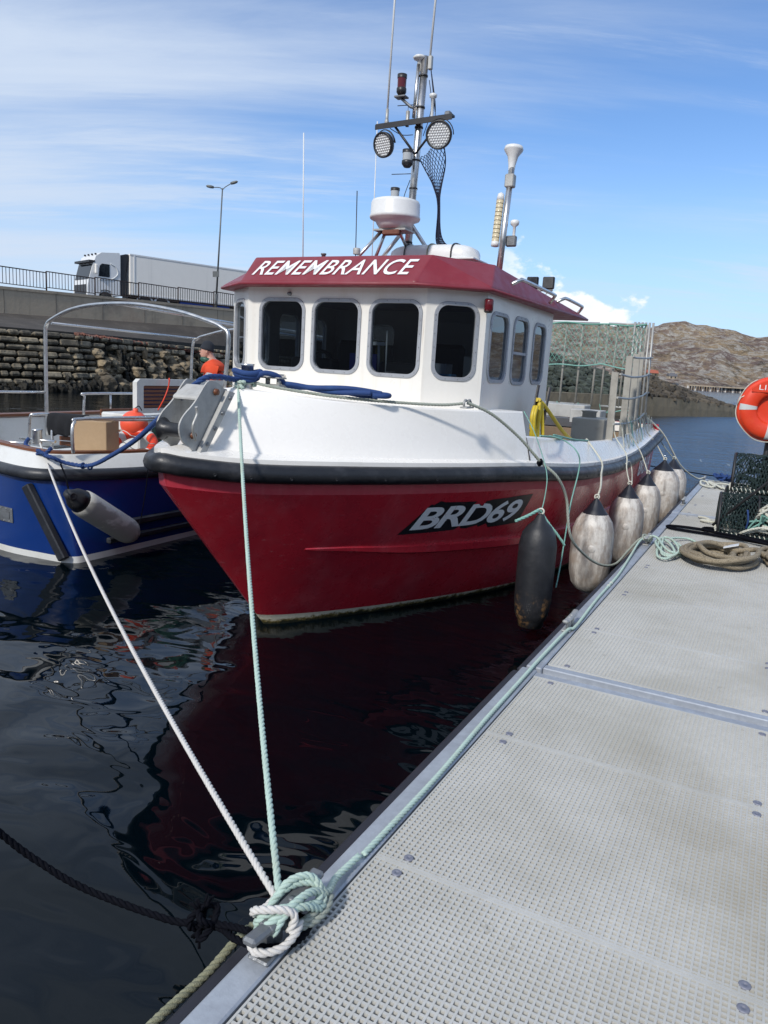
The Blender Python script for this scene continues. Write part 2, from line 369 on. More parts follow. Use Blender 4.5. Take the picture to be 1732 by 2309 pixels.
mat('weed', (.013, .011, .006), .75, bump=.05, bscale=8, var=.3); mat('rust_stone', (.19, .075, .05), .9, dirt=(.10, .07, .06), dscale=1.5, bump=.04, bscale=4)
mat('mound', (.055, .068, .055), .95, dirt=(.025, .03, .026), dscale=.8, tone=((.5, .5, .5), (1.5, 1.5, 1.45)), bump=.05, bscale=3)
mat('mound_brown', (.085, .072, .055), .95, dirt=(.035, .03, .024), dscale=.8, tone=((.5, .5, .5), (1.5, 1.45, 1.35)), bump=.05, bscale=3)
mat('jetty_wall', (.16, .135, .092), .9, streak=((.06, .05, .035), 2.6, .8), dirt=(.06, .055, .035), dscale=.5, bump=.04, bscale=3)
mat('asphalt', (.05, .05, .05), .9, bump=.01, bscale=30)
mat('rail_brown', (.055, .036, .03), .6, var=.15); mat('lamp_grey', (.13, .14, .14), .5, metal=.3)
mat('truck_white', (.86, .83, .77), .45, var=.03, streak=((.45, .44, .42), 1.2, .3)); mat('truck_silver', (.74, .75, .75), .35, metal=.1, var=.03)
mat('truck_blue', (.01, .045, .24), .4); mat('tyre', (.018, .018, .018), .8); mat('dark_glass', (.01, .015, .02), .08, var=0)
mat('twine_dark', (.018, .03, .025), .85); mat('pole_blue', (.06, .25, .48), .5); mat('red_lens', (.10, .006, .01), .15); mat('glass_lens', (.42, .44, .45), .12)
mat('lamp_amber', (.58, .50, .33), .3, var=.05); mat('screen_red', (.35, .03, .02), .5); mat('house_far', (.62, .60, .57), .8); mat('roof_far', (.12, .12, .13), .8)
def glassmat():
    m_ = bpy.data.materials.new('window_glass'); m_.use_nodes = True; n = NT(m_.node_tree); n.n.remove(n.n['Principled BSDF']); out = n.n['Material Output']
    tr = n.add('ShaderNodeBsdfTransparent'); tr.inputs[0].default_value = (.30, .34, .37, 1)
    gl = n.add('ShaderNodeBsdfGlossy'); gl.inputs['Roughness'].default_value = .02; gl.inputs[0].default_value = (.9, .95, 1, 1)
    fr = n.add('ShaderNodeLayerWeight'); fr.inputs[0].default_value = .5
    mx = n.add('ShaderNodeMixShader'); n.put(mx.inputs[0], n.math('ADD', .055, n.math('MULTIPLY', .9, n.math('POWER', fr.outputs[1], 4.0)))); n.l.new(tr.outputs[0], mx.inputs[1]); n.l.new(gl.outputs[0], mx.inputs[2]); n.l.new(mx.outputs[0], out.inputs[0])
    M['window_glass'] = m_
glassmat()

# ------------------------------------------------------------------ water
def watermat():
    m_ = bpy.data.materials.new('sea_water'); m_.use_nodes = True; n = NT(m_.node_tree); p = n.n['Principled BSDF']
    p.inputs['Base Color'].default_value = (.0025, .009, .016, 1); p.inputs['IOR'].default_value = 1.333; p.inputs['Roughness'].default_value = .015
    tc_ = n.add('ShaderNodeTexCoord').outputs['Object']; q = n.sep(tc_)
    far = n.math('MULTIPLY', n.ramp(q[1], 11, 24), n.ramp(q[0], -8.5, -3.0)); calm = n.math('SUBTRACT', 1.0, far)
    a = n.noise(n.mapping(tc_, (1.0, 1.35, 1), (0, 0, R(25))), .95, 1.0, .4, dist=.7)
    b = n.noise(n.mapping(tc_, (1.0, 1.6, 1), (0, 0, R(10))), 2.9, 1.0, .45, dist=.8)
    near = n.math('ADD', n.math('MULTIPLY', a, .050), n.math('MULTIPLY', b, .0085))
    mid = n.math('MULTIPLY', n.noise(n.mapping(tc_, (1.0, 1.8, 1), (0, 0, R(20))), 6.5, 3, .55, dist=.3), n.math('MULTIPLY', n.ramp(q[1], 3.2, 10), .011))
    c = n.noise(n.mapping(tc_, (.8, 1.9, 1), (0, 0, R(30))), 2.6, 6, .62)
    c2_ = n.noise(n.mapping(tc_, (.6, 1.5, 1), (0, 0, R(36))), .55, 4, .6)
    fa = n.math('ADD', n.math('MULTIPLY', c, .34), n.math('MULTIPLY', c2_, 1.1))
    hgt = n.math('ADD', n.math('ADD', n.math('MULTIPLY', near, calm), n.math('MULTIPLY', mid, calm)), n.math('MULTIPLY', fa, far))
    bp_ = n.add('ShaderNodeBump'); bp_.inputs['Strength'].default_value = 1; bp_.inputs['Distance'].default_value = 1.0
    n.put(bp_.inputs['Height'], hgt); n.put(p.inputs['Normal'], bp_.outputs[0])
    n.put(p.inputs['Roughness'], n.ramp(q[1], 12, 60, .012, .12))
    n.put(p.inputs['Base Color'], n.mix(far, (.0006, .0028, .0046), (.060, .140, .27)))  # brighter blue on far open water stands in for reflected sky
    M['water'] = m_
watermat()
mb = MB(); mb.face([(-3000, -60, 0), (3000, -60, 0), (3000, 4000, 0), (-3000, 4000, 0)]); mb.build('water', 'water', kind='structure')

# ------------------------------------------------------------------ quay on the left (far side of the basin)
def lerp2(a, b, t): return (a[0]+(b[0]-a[0])*t, a[1]+(b[1]-a[1])*t)
QL, QR = (-22.2, 44.0), (-11.5, 59.0)          # parapet line (world X, Y)
def q_pt(t, off=0.0, z=0.0):                    # t along the parapet, off metres towards the water
    dx, dy = QR[0]-QL[0], QR[1]-QL[1]; L = math.hypot(dx, dy); x, y = lerp2(QL, QR, t)
    return Wl(x + dy/L*off, y - dx/L*off, z)
QLEN = math.hypot(QR[0]-QL[0], QR[1]-QL[1])
ptop = lambda t: 5.30 + .42*t
pbot = lambda t: ptop(t) - (1.5 - .03*t)
foot_off = lambda t: 7.6 - 5.8*max(0, min(1.3, t))     # the masonry stands further forward at the left
stz = lambda t: 2.85 - .42*max(0, t)                   # top of the masonry
# road and land behind
mb = MB(); mb.grid([[q_pt(t, -.0, ptop(t)-.12) for t in (-2, -1, 0, 1, 2, 4)], [q_pt(t, -16, ptop(t)-.12) for t in (-2, -1, 0, 1, 2, 4)]], False)
mb.grid([[q_pt(t, -16, ptop(t)-.12) for t in (-2, -1, 0, 1, 2, 4)], [q_pt(t, -14.2, -1) for t in (-2, -1, 0, 1, 2, 4)]], False); mb.build('road', 'asphalt', kind='structure')
mb = MB(); ts = [-1.2+.1*i for i in range(45)]
mb.grid([[q_pt(t, .25, pbot(t)-.4) for t in ts], [q_pt(t, .25, ptop(t)) for t in ts], [q_pt(t, -.1, ptop(t)) for t in ts], [q_pt(t, -.1, pbot(t)-.4) for t in ts]], False)
w_ = thing('quay_parapet', 'long brownish grey concrete parapet wall below the railing of the quay road', 'wall', q_pt(0, 0, 0))
mb.build('wall', 'concrete', w_)
for i in range(-4, 12):
    mb = MB(); mb.box(q_pt(i*.17, .255, ptop(i*.17)-.75), (.008, .006, .7), ex=q_pt(1)-q_pt(0), ey=q_pt(0, 1)-q_pt(0)); mb.build('wall_joint', 'ledge', w_)
mb = MB()
mb.grid([[q_pt(t, .3, ptop(t)+.06) for t in ts], [q_pt(t, -.14, ptop(t)+.06) for t in ts]], False); mb.grid([[q_pt(t, .3, ptop(t)-.1) for t in ts], [q_pt(t, .3, ptop(t)+.06) for t in ts]], False)
mb.build('coping', 'concrete', w_)
# sloping ledge between masonry and parapet
mb = MB()
def lz(t, k):
    z0, z1 = stz(t), pbot(t)+.1; return z0+(z1-z0)*k
rows = []
for k in range(7):
    kk = k/6; rows.append([q_pt(t, (foot_off(t)-1.0)*(1-kk)+.25*kk, lz(t, kk)+.12*noise.noise(Vector((t*9, k*1.3, 0)))*(0 < k < 6)) for t in [-1.2+.02*i for i in range(220)]])
mb.grid(rows, False); mb.build('ledge', 'ledge', label='dark sloping ledge of dirt between the stone quay wall and the parapet', cat='ledge')
# masonry wall, built of separate stones on a dark backing
qw = thing('stone_quay_wall', 'old battered quay wall of squared grey granite blocks above the water', 'stone wall', q_pt(0, 6, 0))
def wall_pt(t, z, out=0.0): return q_pt(t, foot_off(t) - .9*z/2.9 + out, z)
mb = MB(); mb.grid([[wall_pt(t, z, -.25) for t in ts] for z in (-.6, 1, 2, 3.0)], False); mb.build('backing', 'weed', qw)
mb = MB(); rnd = random.Random(3); z = -.1; row = 0
while z < 2.75:
    hh = rnd.uniform(.27, .44); L = -1.2*QLEN + rnd.uniform(0, .5)
    while L < QLEN*1.5:
        ww = rnd.uniform(.40, 1.15); t = (L+ww/2)/QLEN; zz = z - .25*max(0, t)*z/2.7
        if zz < stz(t) and not (.10+.05*math.sin(z*3) < t < .92 + .1*math.sin(z*5) and z < 1.95 + .3*math.sin(t*14)):
            mb.tn = rnd.random(); a = wall_pt(t, zz+hh/2, rnd.uniform(-.06, .05))
            ex = (wall_pt(t+.01, zz)-wall_pt(t, zz)).normalized(); ez = (wall_pt(t, 2)-wall_pt(t, 0)).normalized()
            ez = (ez + ex*rnd.uniform(-.09, .09)).normalized(); ey = ex.cross(ez)
            mb.box(a, (ww/2-.025-rnd.uniform(0, .04), .3, hh/2-.018-rnd.uniform(0, .06)), ex=ex, ey=ey, ez=ez, bev=rnd.uniform(.03, .09))
        L += ww
    z += hh
o = mb.build('masonry', 'stone', qw)
# rough rock outcrop and boulders built into the wall
rk = thing('rock_outcrop', 'outcrop of rounded brown rock and boulders in the middle of the quay wall', 'rock', q_pt(.5, 5, 0))
mb = MB(); rnd = random.Random(11)
for i in range(230):
    t = rnd.uniform(.06, 1.25); z = rnd.uniform(-.1, 2.25-.4*t); sz = rnd.uniform(.28, .95)*(1.0 if z < 1.5 else .7)
    mb.tn = rnd.random(); p = wall_pt(t, z, rnd.uniform(-.25, .12)); mb.rock(p, (sz*rnd.uniform(.9, 1.5), sz*.7, sz*rnd.uniform(.42, .7)), i, 3, .2, 1.5)
mb.build('boulders', 'rock', rk)
mb = MB(); rnd = random.Random(5)
for i in range(520):
    cl = rnd.choice([(.22, 1.35, .12, .8), (.62, 1.2, .05, .7), (.05, .3, .1, .3), (.3, .35, .2, .25), (.8, .4, .15, .3), (-.15, .1, .25, .15), (.45, .1, .35, .2), (.95, .9, .1, .5), (.3, .25, .55, .18), (.75, .2, .5, .15), (-.3, .12, .4, .10)])
    t = rnd.gauss(cl[0], cl[2]*.6); z = cl[1]+rnd.gauss(0, cl[3]*.6)
    if z < -.1 or z > 2.3: continue
    p = wall_pt(t, z, .42+rnd.uniform(-.05, .1)); mb.rock(p, (rnd.uniform(.1, .3), .12, rnd.uniform(.15, .38)), i+500, 1, .6, 2.2)
mb.build('seaweed', 'weed', label='dark brown seaweed hanging over the lower rocks of the quay wall', cat='seaweed', kind='stuff')
mb = MB()
rows = [[q_pt(t, foot_off(t)-.82, stz(t)+.20-.35*t) for t in [.02+.02*i for i in range(40)]], [q_pt(t, foot_off(t)-.72, stz(t)-.06-.3*t) for t in [.02+.02*i for i in range(40)]]]
mb.grid(rows, False)
for i in range(70):
    t = .02+.78*i/70; mb.tn = rnd.random(); mb.rock(q_pt(t, foot_off(t)-.75, stz(t)+.08-.3*t), (.22, .12, rnd.uniform(.08, .16)), i+70, 1, .3)
mb.build('rust_band', 'rust_stone', rk)
# railing: panels of thin uprights between posts
rl = thing('quay_railing', 'dark brown metal railing of thin uprights along the top of the quay parapet', 'railing', q_pt(0, 0, 5.3))
npan = 24; PW = 3.2/QLEN
for i in range(npan):
    t0 = -.55+i*PW; t1 = t0+PW; mb = MB()
    mb.tube([q_pt(t0, .05, ptop(t0)+.06), q_pt(t0, .05, ptop(t0)+1.16)], .045, 6); mb.build('post', 'rail_brown', rl)
    mb = MB(); mb.box((q_pt(t0, .05, ptop(t0)+1.12)+q_pt(t1, .05, ptop(t1)+1.12))/2, (1.6, .028, .028), ex=q_pt(t1)-q_pt(t0), ey=q_pt(0, 1)-q_pt(0))
    mb.box((q_pt(t0, .05, ptop(t0)+.22)+q_pt(t1, .05, ptop(t1)+.22))/2, (1.6, .022, .022), ex=q_pt(t1)-q_pt(t0), ey=q_pt(0, 1)-q_pt(0))
    for j in range(1, 16):
        t = t0+(t1-t0)*j/16; mb.box(q_pt(t, .05, ptop(t)+.67), (.013, .013, .45))
    mb.build('railing_panel', 'rail_brown', rl)
# lamp post
lp0 = q_pt(.90, -1.0, ptop(.9)-.1)
lp = thing('street_lamp', 'tall thin grey double-headed street lamp beside the lorry on the quay', 'street lamp', lp0)
mb = MB(); top = lp0+Wl(.35, 0, 8.6)*1.0; mb.tube([lp0, lp0+(top-lp0)*.14], .10, 10); mb.tube([lp0+(top-lp0)*.14, top], [.07, .045], 10); mb.build('pole', 'lamp_grey', lp)
for sx, zz in ((-1, .0), (1, .32)):
    mb = MB(); e = top+Wl(sx*.62, -.1, zz+.0); mb.tube(cr([top-Vector((0, 0, .12)), top+Wl(sx*.2, 0, .03+zz*.2), e], 5), .03, 6); arm = mb.build('arm', 'lamp_grey', lp)
    mb = MB(); mb.lathe([(.01, 0), (.09, .06), (.11, .25), (.09, .5), (.01, .6)], e-Wl(sx*.05, 0, 0), Wl(sx, -.1, .1+zz*.6), 10, sx=1.0); mb.build('lamp_head', 'lamp_grey', lp)
mb = MB(); mb.box(lp0+Wl(0, -.1, 2.6), (.28, .02, .2)); mb.build('sign', 'lamp_grey', lp)

# ------------------------------------------------------------------ lorry on the quay road
T0 = Wl(-21.8, 54.0, 5.08); tdir = Wl(9.5, 9.0, .06).normalized(); tn = Wl(9.0, -9.5, 0).normalized(); tz = tdir.cross(tn)*-1
tz = Vector((0, 0, 1))
tk = thing('articulated_lorry', 'silver cab lorry with long plain white trailer driving down the quay road', 'lorry', T0)
def tp(l, n_, z): return T0 + tdir*l + tn*n_ + tz*z       # l from the cab nose backwards, n_ towards the water
# cab: side profile extruded over 2.4 m
prof = [(.0, .35), (.02, 1.35), (.10, 1.75), (.42, 2.85), (.62, 3.35), (1.0, 3.62), (2.25, 3.75), (2.32, 3.60), (2.32, .85), (1.75, .85), (1.62, 1.15), (1.3, 1.22), (.95, 1.15), (.8, .85), (.72, .35)]
mb = MB(); mb.prism(prof, [], lambda x, y, d: tp(x, 1.25-d, y), 2.5); cab = mb.build('cab', 'truck_silver', tk)
mb = MB(); mb.prism([(.78, 2.05), (.86, 2.75), (1.02, 2.9), (1.55, 2.9), (1.55, 2.05)], [], lambda x, y, d: tp(x, 1.27-d, y), .05); mb.build('side_window', 'dark_glass', cab)
mb = MB(); mb.face([tp(.12, -1.15, 1.8), tp(.12, 1.15, 1.8), tp(.40, 1.15, 2.8), tp(.40, -1.15, 2.8)]); mb.v = [p-tdir*.03 for p in mb.v]; mb.build('windscreen', 'dark_glass', cab)
mb = MB(); mb.box(tp(.33, 0, 2.98), (.20, 1.27, .07), ex=tdir, ey=tn); mb.build('sun_visor', 'black_plastic', cab)
mb = MB(); mb.box(tp(.02, 0, 1.0), (.03, 1.0, .45), ex=tdir, ey=tn); mb.build('grille', 'black_plastic', cab)
mb = MB(); mb.box(tp(.55, 1.42, 2.5), (.08, .1, .3), ex=tdir, ey=tn, bev=.03); mb.tube([tp(.55, 1.25, 2.85), tp(.5, 1.42, 2.8)], .03, 6); mb.build('mirror', 'truck_white', cab)
mb = MB(); mb.tube(cr([tp(1.62, 1.27, 2.95), tp(2.0, 1.27, 2.75), tp(2.12, 1.27, 2.3), tp(1.6, 1.27, 1.9), tp(.8, 1.27, 1.85)], 6), .03, 6); mb.build('trim', 'white_plastic', cab)
mb = MB(); mb.prism([(2.36, 1.0), (2.36, 3.6), (2.75, 3.75), (2.95, 3.75), (2.72, 2.6), (2.75, 1.0)], [], lambda x, y, d: tp(x, 1.18-d, y), 2.3); mb.build('fairing', 'black_plastic', tk)
for i in range(4):
    mb = MB(); mb.lathe([(.02, 0), (.06, .02), (.06, .12), (.02, .14)], tp(.80, -.9+.6*i, 3.52), tdir*-1, 8); mb.build('roof_light', 'black_plastic', cab)
mb = MB(); mb.box(tp(3.0+6.8, 0, 2.42), (6.8, 1.27, 1.38), ex=tdir, ey=tn, bev=.03); tr = mb.build('trailer', 'truck_white', tk)
mb = MB(); mb.box(tp(9.8, 1.275, 3.76), (6.8, .02, .05), ex=tdir, ey=tn); mb.box(tp(9.8, 1.275, 1.1), (6.8, .02, .05), ex=tdir, ey=tn)
mb.box(tp(3.32, 1.285, 2.42), (.03, .02, 1.36), ex=tdir, ey=tn); mb.build('edge_trim', 'truck_silver', tr)
mb = MB(); mb.box(tp(9.6, 0, .92), (6.4, .45, .1), ex=tdir, ey=tn); mb.build('chassis', 'black_plastic', tk)
mb = MB(); mb.box(tp(9.0, 1.1, .62), (2.1, .12, .33), ex=tdir, ey=tn, bev=.04); mb.build('side_locker', 'truck_blue', tk)
for l in (1.3, 4.2, 5.5, 13.2, 14.5, 15.8):
    mb = MB(); mb.lathe([(.1, 0), (.30, 0), (.48, .02), (.5, .08), (.5, .28), (.48, .3)], tp(l, 1.24, .5), tn*-1, 20); wh = mb.build('wheel', 'tyre', tk)
    mb = MB(); mb.lathe([(.0, 0), (.1, 0), (.12, .05), (.26, .06), (.3, .0)], tp(l, 1.245, .5), tn*-1, 16); mb.build('hub', 'truck_silver', wh)
    if l in (4.2, 5.5, 1.3): mb = MB(); mb.tube([tp(l+.62*math.cos(a), 1.1, .52+.62*math.sin(a)) for a in [R(8+i*16.4) for i in range(11)]], .09, 6, flat=.5); mb.build('mudguard', 'truck_silver', tk)

# ------------------------------------------------------------------ breakwater on the right, behind the boat
bw = thing('breakwater', 'long stone breakwater with a dark rubble mound tapering down into the water', 'breakwater', Wl(20, 53, 0))
BA, BB = (3.0, 40.0), (29.0, 61.3)
def bpt(t, back=0.0, z=0.0):
    dx, dy = BB[0]-BA[0], BB[1]-BA[1]; L = math.hypot(dx, dy); x, y = lerp2(BA, BB, t)
    return Wl(x - dy/L*back, y + dx/L*back, z)
bwt = interp([(-.4, 1.3), (0, 1.3), (.5, 1.30), (.62, 1.25), (.8, 1.0), (.93, .68), (1.05, .2)])
tt = [.12+.0133*i for i in range(72)]
mb = MB()
rows = [[bpt(t, -.12+.0, -.6) for t in tt], [bpt(t, .04*noise.noise(Vector((t*60, 1, 0))), bwt(t)*.5) for t in tt], [bpt(t, .12+.05*noise.noise(Vector((t*60, 2, 0))), bwt(t)) for t in tt], [bpt(t, 1.3, bwt(t)+.02) for t in tt]]
mb.grid(rows, False); mb.build('wall_face', 'jetty_wall', bw)
rnd = random.Random(9)
mh = interp([(-.4, 5.3), (0, 5.0), (.25, 4.35), (.42, 3.6), (.55, 2.95), (.64, 2.55), (.72, 2.15), (.85, 1.45), (.95, .8), (1.05, .2)])
for nm, lo, hi, mt, cnt in (('green_rubble', .14, .60, 'mound', 650), ('brown_rubble', .52, .93, 'mound_brown', 620)):
    mb = MB()
    if nm == 'green_rubble': mb.grid([[bpt(t, 1.2+3.6*k/5, (bwt(t)*(1-k/5)+mh(t)*k/5)-.12) for t in tt] for k in range(6)]+[[bpt(t, 9, -.5) for t in tt]], False)
    for i in range(cnt):
        t = rnd.uniform(lo, hi); k = rnd.random(); mb.tn = rnd.random(); sz = rnd.uniform(.13, .36)
        if nm != 'green_rubble' and (k > 1.25-(t-.5)*1.2): continue
        mb.rock(bpt(t, (1.0+3.8*k if nm == 'green_rubble' else .35+1.6*k), bwt(t)*(1-k)+mh(t)*k), (sz*1.3, sz, sz*.8), i, 1, .35)
    mb.build(nm, mt, bw)
mb = MB(); mb.grid([[bpt(t, .9, bwt(t)+.03) for t in [.5+.01*i for i in range(50)]], [bpt(t, 2.2, bwt(t)+.25*(1-max(0, (t-.5)*2))) for t in [.5+.01*i for i in range(50)]]], False); mb.build('causeway', 'mound_brown', bw)

# ------------------------------------------------------------------ hills and far shore
def hillmat():
    m_ = bpy.data.materials.new('hillside'); m_.use_nodes = True; n = NT(m_.node_tree); p = n.n['Principled BSDF']; p.inputs['Roughness'].default_value = .95; p.inputs['Specular IOR Level'].default_value = .1
    t = n.add('ShaderNodeTexCoord').outputs['Object']; q = n.sep(t)
    big = n.noise(t, .014, 6, .6); med = n.noise(t, .045, 7, .66); fine = n.noise(t, .22, 6, .7)
    c = n.mix(n.ramp(med, .42, .60), (.30, .22, .19), (.50, .38, .25))
    c = n.mix(n.ramp(n.math('ADD', big, n.math('MULTIPLY', q[2], .0012)), .55, .70, 0, .75), c, (.58, .43, .25))
    c = n.mix(n.math('MULTIPLY', n.ramp(n.noise(t, .03, 7, .7), .53, .60), n.ramp(q[2], 90, 5, .1, .8)), c, (.11, .09, .065))
    rk_ = n.ramp(n.noise(n.mapping(t, (1, 1, 2.2), (R(20), 0, R(15))), .085, 10, .8), .50, .55)
    c = n.mix(n.math('MULTIPLY', rk_, .85), c, (.72, .68, .60))
    c = n.mix(n.math('MULTIPLY', n.ramp(n.noise(n.mapping(t, (1, 1, 1.8), (R(-20), 0, R(40))), .26, 9, .8), .53, .58, 0, .6), n.ramp(big, .40, .58)), c, (.66, .62, .55))
    c = n.mix(n.ramp(fine, .35, .65, .55, 0), c, n.mix(1.0, c, (.45, .4, .4), 'MULTIPLY'))
    n.put(p.inputs['Base Color'], c)
    b = n.add('ShaderNodeBump'); b.inputs['Distance'].default_value = 14; n.put(b.inputs['Height'], n.math('ADD', med, n.math('MULTIPLY', n.noise(t, .1, 9, .75), .9))); n.put(p.inputs['Normal'], b.outputs[0])
    M['hillside'] = m_
hillmat()
mat('hill_far_mat', (.035, .038, .050), .95, dirt=(.05, .045, .05), dscale=.01)
# silhouette: world azimuth tan (X/Y) -> ridge height / distance
ridge = interp([(-.35, .05), (-.2, .09), (.0, .082), (.12, .078), (.20, .080), (.27, .079), (.33, .081), (.36, .085), (.395, .0855), (.43, .080), (.455, .0755), (.475, .0805), (.505, .0805), (.53, .072), (.56, .060), (.60, .050), (.66, .046), (.8, .06), (1.1, .09), (1.6, .08), (2.6, .07)])
mb = MB(); rows = []
nth, nr_ = 300, 64
for j in range(nr_):
    f = j/(nr_-1); rr = []
    for i in range(nth):
        a = -.35 + 2.95*(i/(nth-1))**1.35 if i else -.35
        dist = 560 + 640*f; x, y = a, 1.0; 
        prof_ = (f**.8) if f < .8 else 1.0 - (f-.8)*.3
        prof_ = min(1, (f/.8))**.85 if f < .8 else prof_
        Hh = ridge(a)*(560+640*.8)*prof_*.88
        k = min(1, f*5)*(1-.85*math.exp(-((f-.8)/.07)**2)); pp = Vector((a*dist*.01, dist*.01, 1.3))
        Hh += k*(noise.fractal(pp*.9, .85, 2.1, 7)*16 + noise.ridged_multi_fractal(pp*1.3, .8, 2.1, 6, 1.0, 2.0)*6-6) + .25*noise.fractal(pp*4, .9, 2, 4)*5*min(1, f*5)
        if f == 0: Hh = -3
        rr.append(Wl(a*dist, dist, max(-3, Hh)))
    rows.append(rr)
mb.grid(rows, True); mb.build('hills', 'hillside', kind='structure', org=Wl(300, 700, 0))
# unseen hills added behind and beside the camera, to darken the window reflections
mb = MB(); rows = []
for j in range(14):
    f = j/13; rr = []
    for i in range(120):
        a = R(82+185*i/119); dist = 210+320*f; hh = (62+14*noise.fractal(Vector((a*5, 0, 3)), .9, 2, 4))*min(1, f*1.25)**.8+noise.fractal(Vector((a*30, f*6, 1)), .9, 2, 4)*6*min(1, f*3); rr.append(Wl(math.sin(a)*dist, math.cos(a)*dist, hh if j else -3))
    rows.append(rr)
mb.grid(rows, True); mb.build('hills', 'hill_far_mat', kind='structure', org=Wl(0, -300, 0))
mb = MB(); rf = interp([(.40, .04), (.46, .058), (.50, .0635), (.535, .0655), (.60, .063), (.7, .058), (.9, .05)])
rows = [[Wl(a*d_, d_, (rf(a)*2400+8*noise.noise(Vector((a*60, 0, 0))))*k if k else -5) for a in [.38+.006*i for i in range(90)]] for d_, k in ((2100, 0), (2250, .6), (2400, 1), (2600, .8))]
mb.grid(rows, False); mb.build('distant_hill', 'hill_far_mat', kind='structure', org=Wl(1000, 2400, 0))
# far pier and white houses
pr = thing('far_pier', 'low dark timber pier on the far shore below the hillside', 'pier', Wl(175, 470, 0))
for i in range(44):
    x = 183+i*1.62; mb = MB(); mb.box(Wl(x, 478+i*.15, 1.1), (.33, .33, 1.7)); mb.build('pile', 'float_black' if i % 3 else 'house_far', pr)
mb = MB(); mb.box(Wl(219, 481.5, 3.1), (36, 2.2, .35), ex=Wl(1, .09), ey=Wl(-.09, 1)); mb.build('deck', 'concrete', pr)
mb = MB(); mb.box(Wl(228, 485, 2.0), (22, .8, 1.1), ex=Wl(1, .09), ey=Wl(-.09, 1)); mb.build('pale_shore', 'house_far', pr)
def house(x, y, z, w_, h_, lab, roofm='roof_far', wallm='house_far', rz=0.0):
    o = Wl(x, y, z); t = thing('cottage', lab, 'house', o, 'cottages on the far shore'); ex = Wl(math.cos(rz), math.sin(rz)); ey = Wl(-math.sin(rz), math.cos(rz)); u_ = Vector((0, 0, 1))
    mb = MB(); mb.box(o+u_*h_/2, (w_/2, 3, h_/2), ex=ex, ey=ey); wl = mb.build('wall', wallm, t)
    mb = MB(); mb.prism([(-3.3, h_), (0, h_+2.4), (3.3, h_)], [], lambda a, b, d: o+ey*a+u_*b+ex*(d-w_/2-.2), w_+.4); rf_ = mb.build('roof', roofm, t)
    mb = MB()
    for sx in (-.42, .42): mb.box(o+ex*w_*sx+u_*(h_+2.4), (.4, .5, .9), ex=ex, ey=ey)
    mb.build('chimney', wallm, rf_)
    n_ = max(2, int(w_/3))
    for i in range(n_):
        mb = MB(); mb.box(o+ex*(w_*(i+.5)/n_-w_/2)-ey*3.03+u_*(h_*.55), (.5, .06, .6), ex=ex, ey=ey); mb.build('window', 'dark_glass', wl)
mat('roof_red', (.35, .10, .06), .8)
house(187, 560, 8.0, 8, 2.2, 'cottage with a reddish roof, leftmost on the far shore', 'roof_red', 'jetty_wall')
house(204, 566, 7.0, 6, 1.9, 'small pale cottage right of the reddish roof on the far shore', wallm='concrete')
def smallboat(x, y, lab, s=1.0, mast=True):
    o = Wl(x, y, 0); t = thing('moored_boat', lab, 'boat', o, 'boats moored off the far shore'); mb = MB(); rows = []
    for i in range(9):
        f = i/8; bw_ = 1.5*s*(1-(f*1.0)**3)*.98+.02; rows.append([o+Vector((-4*s+8*s*f, -bw_, 1.1*s+.3*f)), o+Vector((-4*s+8*s*f, -bw_*.6, -.2)), o+Vector((-4*s+8*s*f, bw_*.6, -.2)), o+Vector((-4*s+8*s*f, bw_, 1.1*s+.3*f))])
    mb.grid(rows, False, closed=True); mb.build('hull', 'house_far', t)
    mb = MB(); mb.box(o+Vector((.3, 0, 1.9*s)), (1.4*s, 1.0*s, .8*s), bev=.2); mb.build('cabin', 'house_far', t)
    if mast: mb = MB(); mb.tube([o+Vector((.3, 0, 2*s)), o+Vector((.3, 0, 8*s))], .09, 5); mb.build('mast', 'steel', t)
smallboat(226, 448, 'small white motor boat with a mast moored at the right end of the far pier', 1.0)
smallboat(233, 452, 'larger white cruiser moored beside the lifebuoy in the far background', 1.35)

